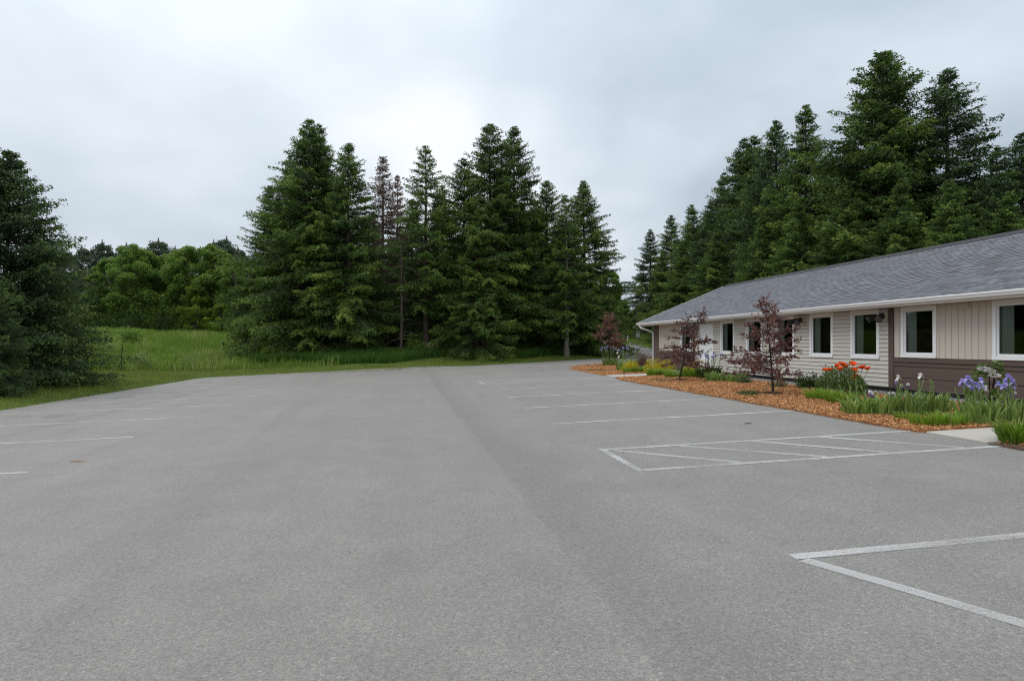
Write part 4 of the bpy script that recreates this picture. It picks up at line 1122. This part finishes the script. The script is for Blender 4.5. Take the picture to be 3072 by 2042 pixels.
def iris(x_, y_, n, h_, spread, flowers, label, seed, mat='iris_leaf', wd=.034, arch=.38, cat='plant', group='iris clumps in the bed'):
    rg = np.random.default_rng(seed); r2 = random.Random(seed)
    t = thing('iris_clump', (x_, y_, Tz(x_, y_) + .02), label, cat, group)
    blade_clump(t, int(n * 1.25), h_ * 1.18, spread * 1.15, wd * 1.45, arch * 1.15, rg, M[mat])
    for (dx_, dy_, fh, kind) in flowers:
        b0 = Vector((dx_ * .5, dy_ * .5, 0)); tp = Vector((dx_, dy_, fh - .06))
        m = MB(); mdl = (b0 + tp) / 2 + Vector((r2.uniform(-.03, .03), r2.uniform(-.03, .03), 0))
        m.tube([b0, mdl, tp], [.009, .008, .006], 5)
        for k in range(2):                                   # buds and sheaths
            q = mdl.lerp(tp, .35 + .4 * k); d = Vector((r2.uniform(-1, 1), r2.uniform(-1, 1), 2.2)).normalized()
            m.tube([q, q + d * .06, q + d * .11], [.006, .013, .003], 5)
        st = m.build('flower_stalk', M['stalk'], t)
        if kind == 'bud': continue
        ma, mb_ = BLOOM[kind, r2.randrange(3)]
        for nm, me in (('standards', ma), ('falls', mb_)):
            o = bpy.data.objects.new('bloom_' + nm, me); COL.objects.link(o); o.parent = st
            o.location = tp; o.rotation_euler = (r2.uniform(-.2, .2), r2.uniform(-.2, .2), r2.uniform(0, 6.28)); sc_ = r2.uniform(.85, 1.15); o.scale = (sc_,) * 3
    return t
def blooms(base, pts):                # photo positions of blooms -> offsets from the clump, at the clump's own distance
    D_ = base[0] * math.sin(YAW) + base[1] * math.cos(YAW); z_ = Tz(*base) + .02; r3 = random.Random(len(pts)); o = []
    for px, py, kind in pts:
        D = D_ + r3.uniform(-.15, .25); r_ = ray(px, py); k = D / (r_[0] * math.sin(YAW) + r_[1] * math.cos(YAW))
        o.append((r_[0] * k - base[0], r_[1] * k - base[1], CH + r_[2] * k - z_, kind))
    return o
def lily(x_, y_, n, h_, spread, label, seed, mat='lily_leaf', wd=.016, arch=.75, group='daylily clumps in the bed'):
    t = thing('daylily_clump', (x_, y_, Tz(x_, y_) + .02), label, 'plant', group)
    blade_clump(t, int(n * 1.6), h_, spread * 1.08, wd * 1.15, arch, np.random.default_rng(seed), M[mat], up=.45)
    return t
def fl(seed, n, sp, h0, h1, kinds):
    r2 = random.Random(seed)
    return [(r2.uniform(-sp, sp), r2.uniform(-sp, sp), r2.uniform(h0, h1), r2.choice(kinds)) for _ in range(n)]

# near end of the bed
lily(*gp(*C5(1600, 1470)), 260, .48, .50, 'bright green daylily tuft growing beside the concrete walk', 1, wd=.014)
LV, BI, WH = 'lavender', 'bicolour', 'white'
qa = gp(*C5(1060, 1215))
iris(*qa, 120, .46, .62, blooms(qa, [(*C5(p_, q), k) for p_, q, k in [(832, 590, LV), (838, 640, LV), (905, 555, LV), (925, 560, LV), (905, 635, LV), (965, 690, LV), (1010, 640, LV), (1035, 645, LV), (1085, 580, LV), (1090, 665, LV), (1140, 690, WH), (1000, 745, 'bud'), (1070, 740, 'bud'), (735, 700, 'bud'), (850, 690, 'bud'), (1135, 850, 'bud')]]),
     'iris clump with many lavender blooms, on the post side of the white flowering elder', 2)
qb = gp(*C5(1440, 1205))
iris(*qb, 90, .48, .50, blooms(qb, [(*C5(p_, q), k) for p_, q, k in [(1322, 625, LV), (1450, 535, LV), (1485, 560, LV), (1512, 600, LV), (1525, 655, LV), (1412, 608, LV), (1390, 660, LV), (1425, 660, BI), (1540, 770, BI), (1230, 820, 'bud'), (1350, 790, 'bud')]]),
     'iris clump with lavender and white and purple blooms next to the daylily tuft', 3)
lily(*gp(*C5(380, 1245)), 240, .34, .55, 'low fine bladed daylily on the mulch edge by the concrete walk', 4, wd=.010)
lily(*gp(*C5(650, 1238)), 220, .36, .55, 'low fine bladed daylily between the walk and the budded irises', 5, wd=.010)
iris(*gp(*C5(450, 1075)), 80, .46, .5, fl(6, 2, .15, .6, .75, ['bud']), 'dark green iris clump with only buds near the brown planks', 6)
qc = gp(*C5(100, 1100))
iris(*qc, 120, .50, .66, blooms(qc, [(*C1(p_, q), k) for p_, q, k in [(270, 1050, BI), (305, 1082, BI), (350, 1076, BI), (435, 1008, WH), (282, 1018, WH), (455, 1045, 'bud')]]),
     'iris clump with white and purple blooms below the brown post', 7)
qd = gp(*C1(170, 1300))
iris(*qd, 110, .44, .7, blooms(qd, [(*C1(245, 1136), BI), (*C1(228, 1140), BI), (*C1(85, 1128), BI), (*C1(100, 1140), BI), (*C1(25, 1085), 'bud')]), 'leafy iris clump spilling over the mulch in front of the post', 8)
iris(*gp(*C2(1640, 1545)), 90, .44, .55, [(-.3, .1, .62, 'bud'), (-.1, .12, .7, 'bud'), (.05, .1, .75, 'bud')], 'iris clump with long bent leaves in front of the poppies', 9, arch=.6)
lily(*gp(*C1(330, 1340)), 110, .24, .34, 'small bright daylily tuft at the foot of the irises', 10, wd=.010)
# groundcover weeds between the irises
bush('groundcover', *gp(*C5(850, 1180)), .42, .18, 700, .04, M['dark_leaf'], 'low dark weedy groundcover between iris clumps', 'plant', seed=12, stems=False)
bush('groundcover', *gp(*C5(250, 1110)), .45, .14, 600, .04, M['herb_leaf'], 'low green groundcover behind the fine bladed daylilies', 'plant', seed=13, stems=False)
# white flowering elder
def at_x(px, X_): r_ = ray(px, 1031); return (X_, r_[1] * X_ / r_[0])
ex, ey = at_x(2968, 11.0)
rg = np.random.default_rng(41)
t = thing('elder_shrub', (ex, ey, Tz(ex, ey)), 'leafy elder shrub with white flower heads against the brown planks', 'shrub')
m = MB()
for k in range(4):
    a = rg.uniform(0, 6.28); m.tube([(0, 0, 0), (.06 * math.cos(a), .06 * math.sin(a), .5), (.14 * math.cos(a), .14 * math.sin(a), .95)], [.014, .011, .005], 5)
m.build('stems', M['darkbark'], t)
Cl, Dl = [], []
for k in range(70):                                        # compound leaves hanging from the stems
    a = rg.uniform(0, 6.28); z_ = rg.uniform(.28, .98); r_ = (.04 + .10 * rg.random()) * (1.35 - z_)
    o_ = np.array([math.cos(a), math.sin(a), rg.uniform(-.5, .5)]); p_ = np.array([math.cos(a) * r_, math.sin(a) * r_, z_])
    for j in range(7):
        u_ = j / 6; sd_ = (-1) ** j * .6
        Cl.append(p_ + o_ * (.05 + .14 * u_) + np.array([-o_[1], o_[0], 0]) * sd_ * .05 + np.array([0, 0, -.07 * u_ * u_])); Dl.append(o_ + np.array([-o_[1], o_[0], 0]) * sd_ + np.array([0, 0, -.4]))
C = np.array(Cl); D = np.array(Dl); n = len(C)
leaf_cloud(C, D, rg.uniform(.08, .13, n), rg.uniform(.03, .05, n), rg, rg.normal(.25 + C[:, 2] * .3, .2, n), 'foliage', M['herb_leaf'], t)
for (dx_, dy_, dz_) in ((-.14, -.14, .80), (-.12, -.22, .72), (-.18, -.05, .84)):
    n = 130; q = nrm(rg.normal(0, 1, (n, 3))) * np.array([.10, .10, .035]); C = q + np.array([dx_, dy_, dz_])
    leaf_cloud(C, q + rg.normal(0, .05, (n, 3)), np.full(n, .03), np.full(n, .022), rg, rg.random(n), 'flower_head', M['petal_white'], t)
bush('elder_shoot', *at_x(2908, 11.1), .16, 1.05, 90, .11, M['lily_leaf'], 'thin young elder shoot beside the flowering elder', 'shrub', seed=43, wdf=.4)

# poppies
px_, py_ = gp(*C2(1540, 1325)); px_ -= .45; py_ -= .35
t = thing('poppy_plant', (px_, py_, Tz(px_, py_)), 'poppy clump with big orange red flowers in front of the clapboards', 'plant')
rg = np.random.default_rng(51)
n = 3600; an = rg.uniform(0, 6.28, n); rr = np.sqrt(rg.random(n)) * .78; hh = rg.random(n) ** .7
C = np.stack([np.cos(an) * rr * .6, np.sin(an) * rr * 1.0, hh * .74 * (1.08 - (rr / .95) ** 2)], 1); C[:, 2] = np.maximum(C[:, 2], .02)
D = np.stack([np.cos(an), np.sin(an), rg.uniform(.2, 1.8, n)], 1) + rg.normal(0, .35, (n, 3))
leaf_cloud(C, D, rg.uniform(.06, .13, n), rg.uniform(.012, .026, n), rg, rg.normal(.35 + hh * .3, .2, n), 'foliage', M['herb_leaf'], t)
def poppy_flower(pt, face, size, r2):
    m = MB(); m.tube([Vector((pt.x * .7, pt.y * .7, .1)), Vector((pt.x * .85, pt.y * .85, pt.z * .6)), pt], [.008, .007, .006], 5)
    st = m.build('flower_stalk', M['stalk'], t)
    m = MB(); f_ = face.normalized(); u = f_.orthogonal().normalized(); v_ = f_.cross(u)
    for k in range(6):
        an = k * 1.047 + r2.uniform(-.15, .15); h_ = u * math.cos(an) + v_ * math.sin(an); m.cur = r2.uniform(0, 1)
        petal(m, pt, h_ + f_ * (.5 if k % 2 else .75), f_, size * .62, size * .74, .22 + .1 * (k % 2))
    m.build('bloom', M['poppy'], st)
    m = MB(); m.tube([pt, pt + f_ * size * .12, pt + f_ * size * .2], [size * .10, size * .13, size * .06], 8); m.build('flower_centre', M['blackmetal'], st)
r2 = random.Random(3)
rt = Vector((math.cos(YAW), -math.sin(YAW), 0))
sccl = 3.484
D0 = px_ * math.sin(YAW) + py_ * math.cos(YAW)
for cxp, cyp, s_ in [(1310, 1090, .15), (1360, 1086, .13), (1485, 1035, .19), (1465, 1080, .17), (1535, 1055, .15), (1595, 1030, .17), (1612, 1097, .17), (1697, 1068, .19), (1752, 1078, .16), (1622, 1160, .18), (1440, 1040, .14)]:
    q = C2(cxp, cyp); r_ = ray(*q); sc_ = (D0 + r2.uniform(-.35, .1)); nn = r_[0] * math.sin(YAW) + r_[1] * math.cos(YAW)
    w_ = Vector((r_[0] * sc_ / nn - px_, r_[1] * sc_ / nn - py_, CH + r_[2] * sc_ / nn - Tz(px_, py_)))
    face = Vector((-.55, -.85, .25)) if cyp == 1160 else Vector((r2.uniform(-.5, .2), r2.uniform(-.6, .3), 1))
    poppy_flower(w_, face, s_ * .98, r2)
m = MB()
for k in range(12):
    a, rr_ = r2.uniform(0, 6.28), r2.uniform(.2, .6); q = Vector((math.cos(a) * rr_ * .6, math.sin(a) * rr_, r2.uniform(.55, .85)))
    m.tube([Vector((q.x * .8, q.y * .8, .2)), q], .005, 4); m.tube([q, q + Vector((0, 0, .03)), q + Vector((0, 0, .055))], [.008, .018, .006], 6)
m.build('bud', M['stalk'], t)
lily(*gp(*C2(1270, 1390)), 280, .42, .72, 'bright daylily clump in front of the poppies, beside the dark dwarf shrub', 14, wd=.013)
lily(*gp(*C2(1480, 1425)), 260, .42, .70, 'bright daylily clump in front of the poppies, beside the bent leaved irises', 15, wd=.013)
bush('dwarf_shrub', *gp(*C2(1140, 1283)), .40, .52, 1300, .06, M['dark_leaf'], 'dark green upright dwarf shrub next to the poppies', 'shrub', seed=16)
bush('small_shrub', *gp(*C2(815, 1268)), .36, .48, 520, .05, M['cushion_leaf'], 'thin greyish shrub behind the upright purple tree', 'shrub', seed=17)
bush('cushion_plant', *gp(*C2(500, 1348)), .40, .20, 1500, .035, M['cushion_leaf'], 'low round cushion plant on the mulch beside the upright purple tree', 'plant', seed=18, stems=False)
bush('small_shrub', *gp(*C2(460, 1228)), .32, .46, 650, .05, M['cushion_leaf'], 'small grey green shrub beside blue green irises', 'shrub', seed=19)
iris(*gp(*C2(170, 1203)), 130, .44, .66, [], 'flowerless blue green iris clump between the two purple trees', 20, arch=.55)
iris(*gp(*C2(370, 1208)), 100, .40, .55, [], 'flowerless iris clump touching the small grey green shrub', 21, arch=.55)
a = gp(*C2(330, 1140)); a = (11.2, a[1] - 1.0)
iris(a[0], a[1], 80, .55, .5, [(-.1, .3, .95, 'white'), (.05, .1, .98, 'lavender'), (-.15, -.2, .85, 'lavender'), (.1, -.35, .95, 'lavender'), (.15, .45, .9, 'bud')], 'dark leaved iris clump with lavender blooms below the casement near the door', 22, 'dark_leaf')
iris(11.0, 22.4, 110, .55, .8, [(-.1, .5, .92, 'lavender'), (.1, .3, .86, 'lavender'), (-.1, .1, .95, 'lavender'), (.1, -.2, .9, 'bicolour'), (-.2, -.4, .85, 'lavender'), (.2, .6, .9, 'lavender'), (0, -.6, .95, 'bicolour')], 'dark leaved iris clump with lavender blooms behind the leaning purple tree', 23, 'dark_leaf')
lily(*gp(*C3(1780, 1143)), 300, .50, .85, 'wide green daylily clump behind the leaning purple tree', 24, wd=.016, arch=.5)
lily(*gp(*C3(1530, 1148)), 220, .42, .6, 'daylily tuft at the trunk of the leaning purple tree', 25, wd=.013)
lily(*gp(*C3(1280, 1123)), 240, .48, .62, 'daylily tuft by the concrete walk in front of the golden shrub', 26, wd=.013)
lily(*gp(*C3(1440, 1120)), 180, .42, .55, 'daylily tuft between golden shrub and leaning purple tree', 27, wd=.013)
bush('golden_shrub', *gp(*C3(1370, 1085)), .80, .80, 3200, .055, M['yellow_leaf'], 'large golden leaved mounded shrub in front of the brown corner planks', 'shrub', seed=28)
bush('golden_shrub', 11.35, gp(*C3(1770, 1110))[1] - .6, .58, .80, 1900, .055, M['yellow_leaf'], 'golden leaved shrub next to the white door', 'shrub', seed=29)
bush('golden_shrub', *gp(*C3(950, 1062)), .55, .72, 1900, .055, M['yellow_leaf'], 'small golden leaved shrub across the walk, among daylilies', 'shrub', seed=30)
lily(*gp(*C3(930, 1080)), 180, .40, .5, 'daylily tuft before the small golden shrub, toward the lot', 31, wd=.013)
lily(*gp(*C3(1090, 1078)), 200, .46, .55, 'daylily tuft beside the small golden shrub, toward the walk', 32, wd=.013)
bush('thyme_mat', *gp(*C3(1370, 1195)), .75, .10, 2200, .03, M['cushion_leaf'], 'flat thyme mat on mulch beside the leaning purple tree', 'plant', seed=33, stems=False)
bush('thyme_mat', *gp(*C3(580, 1050)), 1.05, .10, 2600, .035, M['cushion_leaf'], 'flat thyme mat on mulch near the coppery small tree', 'plant', seed=34, stems=False)
iris(*gp(*C3(690, 983)), 130, .55, .9, fl(35, 16, .5, .95, 1.25, ['lavender']), 'iris clump thick with lavender blooms under the coppery small tree', 35)
iris(*gp(*C3(870, 1055)), 110, .52, .7, [(-.3, .1, .95, 'white'), (-.2, .2, 1.1, 'lavender'), (0, .1, 1.2, 'lavender'), (.2, .2, 1.25, 'lavender'), (-.25, .05, .75, 'white')], 'iris clump with pale blooms between thyme mat and golden shrub', 36)
iris(*gp(*C3(1000, 1000)), 100, .5, .8, fl(37, 9, .6, .95, 1.35, ['lavender', 'lavender', 'bicolour']), 'iris clump with lavender blooms beside the dark barberry', 37)
bush('tall_perennial', *gp(*C3(845, 1040)), .22, 1.25, 300, .09, M['lily_leaf'], 'tall thin light green perennial among irises past the walk', 'plant', seed=38, wdf=.4)
bush('barberry_shrub', *gp(*C3(1160, 1008)), .70, 1.25, 1900, .06, M['purple'], 'dark purple barberry shrub at the downspout corner', 'shrub', seed=39)

# small purple trees
def crab(name, base, H, lean, limbs, mat, label, seed, leafn, lsz=.052, cb=.25, top=None, R0=1.0, density=1.0):
    rg = np.random.default_rng(seed)
    z0 = Tz(*base) + .02
    t = thing(name, (base[0], base[1], z0), label, 'tree', 'small purple leaved trees in the bed')
    wood = MB()
    tp = Vector((lean[0], lean[1], H)); c1 = Vector((lean[0] * .15 + .03, lean[1] * .15, H * .3)); c2 = Vector((lean[0] * .5 - .04, lean[1] * .5, H * .65))
    tr = lambda f: (Vector((0, 0, 0)) * (1 - f) ** 3 + c1 * 3 * f * (1 - f) ** 2 + c2 * 3 * f * f * (1 - f) + tp * f ** 3)
    wood.tube([tr(k / 8) for k in range(9)], [.026 * H / 2.6 * (1 - k / 8) ** .8 + .006 for k in range(9)], 8)
    Cs, Ds = [], []
    for i in range(limbs):
        f = cb + (1 - cb) * ((i + rg.random()) / limbs) ** 1.15
        b0 = tr(f); an = rg.uniform(0, 6.28)
        fr = (f - cb) / (1 - cb)
        L = R0 * (1.0 - .84 * fr ** .8) * rg.uniform(.55, 1.2) * (.7 + .3 * float(ss(0, .15, fr))) + .12
        d = Vector((math.cos(an), math.sin(an), rg.uniform(-.12, .32) + .6 * fr ** 2)).normalized()
        pts = [b0, b0 + d * L * .5 + Vector((0, 0, .02)), b0 + d * L + Vector((0, 0, -.10 * L + rg.uniform(-.05, .1)))]
        wood.tube(pts, [.012 * (1 - .6 * fr) + .004, .008, .003], 4, cap=False)
        nt_ = max(3, int(L * 13 * density))
        for k in range(nt_):
            s_ = .22 + .78 * (k + rg.random()) / nt_
            p_ = pts[0].lerp(pts[1], s_ * 2) if s_ < .5 else pts[1].lerp(pts[2], s_ * 2 - 1)
            td = (Vector((rg.normal(), rg.normal(), rg.normal() * .7 + .1)).normalized() * .8 + d * .6).normalized()
            tl = rg.uniform(.12, .34) * (1.1 - .4 * s_)
            q = p_ + td * tl
            wood.tube([p_, q], [.004, .002], 3, cap=False)
            nl = int(leafn * rg.uniform(.6, 1.4))
            u = rg.random(nl) ** .7
            c = np.array(p_)[None] + np.array(td)[None] * (tl * u)[:, None] + rg.normal(0, .022, (nl, 3))
            Cs.append(c); Ds.append(np.array(td)[None] * .5 + rg.normal(0, .7, (nl, 3)))
    wood.build('trunk', M['darkbark'], t)
    C = np.concatenate(Cs); n = len(C)
    leaf_cloud(C, np.concatenate(Ds), rg.uniform(.7, 1.3, n) * lsz, rg.uniform(.4, .62, n) * lsz, rg, rg.normal(.5, .25, n), 'crown', mat, t)
crab('purple_tree', gp(*C2(762, 1333)), 2.42, (-.12, .15), 46, M['purple'], 'upright small tree with dark purple leaves planted in the mulch', 61, 12, .062, .20, R0=1.40, density=1.15)
crab('purple_tree', gp(*C3(1620, 1193)), 2.40, (.70, -.28), 40, M['purple'], 'leaning small tree with dark purple leaves near the brown corner', 62, 11, .066, .24, R0=1.55, density=1.1)
crab('coppery_tree', gp(*C3(672, 985)), 2.95, (.05, .1), 60, M['copper'], 'small round headed tree with coppery leaves past the walk', 63, 13, .075, .42, R0=1.05, density=1.2)

# ------------------------------------------------------------------ meadow shrubs and undergrowth
def at_ground(px, py): return hit(px, py)
x_, y_ = at_ground(363, 1112)
t = thing('sapling', (x_, y_, Tz(x_, y_)), 'thin sapling with a small green crown at the meadow edge by the dark spruce', 'tree')
D0 = x_ * math.sin(YAW) + y_ * math.cos(YAW); hs = (1112 - 1000) / FPX * D0
m = MB(); m.tube([(0, 0, -.05), (.03, 0, hs * .4), (.12, 0, hs * .75), (.45, 0, hs * .95)], [.03, .025, .015, .008], 6)
m.tube([(.03, 0, hs * .5), (-.1, .2, hs * .75)], [.012, .005], 4); m.build('trunk', M['darkbark'], t)
rg = np.random.default_rng(71); n = 1500
C = np.stack([rg.normal(.55, .36, n), rg.normal(0, .35, n), hs * .95 + rg.normal(0, .2, n)], 1)
leaf_cloud(C, rg.normal(0, 1, (n, 3)), rg.uniform(.08, .16, n), rg.uniform(.05, .09, n), rg, rg.random(n), 'crown', M['leaf'], t)
for i, (px, py, r_, h_, nn, mt, lb) in enumerate([
        (420, 1103, 1.1, 1.5, 1500, 'leaf_pale', 'pale open flowering bush in the meadow near the sapling'),
        (560, 1100, .9, 1.4, 1000, 'leaf_pale', 'pale flowering bush alone in the meadow'),
        (330, 1050, .8, 1.2, 700, 'leaf_pale', 'small pale bush half behind the dark spruce skirt'),
        (700, 1062, 1.0, 2.0, 900, 'leaf_yellow', 'yellow green shrub at the meadow corner of the spruce stand'),
        (640, 1095, .5, 1.3, 120, 'cushion_leaf', 'thin weed stalks with few leaves in the meadow'),
        (690, 1085, .5, 1.5, 140, 'cushion_leaf', 'wispy dry weed stalks beside the yellow green shrub')]):
    bush('meadow_bush', *at_ground(px, py), r_, h_, nn, .10, M[mt], lb, 'shrub', seed=80 + i)
G4 = 'undergrowth shrubs under the spruce stand'
for i, (px, D, r_, h_, mt, lb) in enumerate([
        (800, 50.5, 1.3, 2.3, 'leaf_yellow', 'yellow green maple seedling under the tall forked spruce'),
        (985, 51, 1.2, 1.8, 'leaf_pale', 'pale leaved bush at the foot of the tall forked spruce'),
        (1060, 51, 1.4, 2.0, 'herb_leaf', None), (1130, 51.5, 1.3, 2.2, 'herb_leaf', None), (1250, 50, 1.3, 1.9, 'leaf', None),
        (1290, 50.5, 1.0, 1.4, 'leaf_pale', 'small pale bush beside the narrow open spruce'), (1350, 51, 1.6, 1.8, 'herb_leaf', None), (1450, 50.5, 1.6, 1.7, 'dark_leaf', None), (1560, 51.5, 1.6, 1.6, 'dark_leaf', None),
        (1660, 53, 1.6, 1.6, 'dark_leaf', None), (1740, 55, 1.6, 1.6, 'herb_leaf', None), (720, 52, 1.4, 1.8, 'herb_leaf', None), (880, 51, 1.4, 1.5, 'herb_leaf', None)]):
    x_, y_ = at_depth(px, D)
    bush('undergrowth_shrub', x_, y_, r_, h_, 1200, .16, M[mt], lb or 'leafy green undergrowth shrub below the spruces', 'shrub', G4, 100 + i)
for i in range(18):
    x_, y_ = at_depth(760 + i * 58, 58 + (i % 3) * 3)
    bush('undergrowth_shrub', x_, y_, 2.3, 3.0, 1100, .24, M['dark_leaf'], 'shaded undergrowth thicket inside the spruce stand', 'shrub', 'thickets inside the stand', 130 + i)
for i in range(20):
    x_, y_ = at_depth(120 + i * 32, 77 + (i % 3))
    bush('woodland_thicket', x_, y_, 2.3, 3.2 + (i % 4) * .5, 1200, .24, M['leaf' if i % 3 else 'dark_leaf'], 'leafy thicket along the woodland edge behind the meadow', 'shrub', 'thickets along the woodland edge', 160 + i)

# ------------------------------------------------------------------ small things
x_, y_ = at_depth(1920, 78); z = Tz(x_, y_)
t = thing('stone_pillar_sign', (x_, y_, z), 'stone gate pillar with a white panel on the grassy mound', 'sign'); t.scale = (.55,) * 3
m = MB()
for k in range(7):
    for j in range(3):
        m.box(-.55 + .37 * j + .01 * ((k + j) % 2), -.19 + .37 * j, -.35 - .02 * ((k + j) % 2), .35, -.3 + k * .4, .09 + k * .4)
m.build('stone_block', M['stone'], t)
m = MB(); m.box(-.62, .62, -.42, .42, 2.501, 2.62); m.build('cap_stone', M['stone'], t)
m = MB(); m.box(-1.15, -.15, -.44, -.40, .55, 2.0); m.build('white_panel', M['white'], t)
for k, dx_ in enumerate((-2.3, -1.8)):
    q = thing('white_post', (x_ + dx_, y_ - .6, Tz(x_ + dx_, y_ - .6)), 'short white wooden post beside the stone pillar', 'post', 'white posts beside the stone pillar')
    m = MB(); m.box(-.06, .06, -.06, .06, -.1, .5); m.prism_y([(-.07, .501), (.07, .501), (0, .57)], -.07, .07); m.build('post_shaft', M['white'], q)
x_, y_ = gp(*C3(872, 1138))
t = thing('path_light', (x_, y_, Tz(x_, y_)), 'small black stake light at the corner of the concrete walk', 'lamp')
m = MB(); m.tube([(0, 0, -.05), (0, 0, .17)], .010, 6); m.build('stake', M['blackmetal'], t)
m = MB(); m.tube([(0, 0, .15), (0, 0, .19), (0, 0, .20), (0, 0, .215)], [.03, .035, .06, .02], 10); m.build('lamp_cap', M['blackmetal'], t)
for (px, py, L, an, lb) in ((236, 1385, .28, -.25, 'dry orange twig lying on the asphalt away from the building'), (2245, 1271, .16, .1, 'short dark twig on the asphalt between two stall lines')):
    x_, y_ = gp(px, py)
    t = thing('fallen_twig', (x_, y_, LZ(x_) + .008), lb, 'twig', rz=an)
    m = MB(); m.tube([(-L / 2, 0, 0), (0, .006, .004), (L / 2, 0, 0)], [.006, .008, .004], 5); m.build('twig_stem', M['twig'] if L > .2 else M['darkbark'], t)
print('T', Tz(*at_depth(1920, 78)), 'all ok', len(bpy.data.objects), sum(len(me.polygons) for me in bpy.data.meshes))
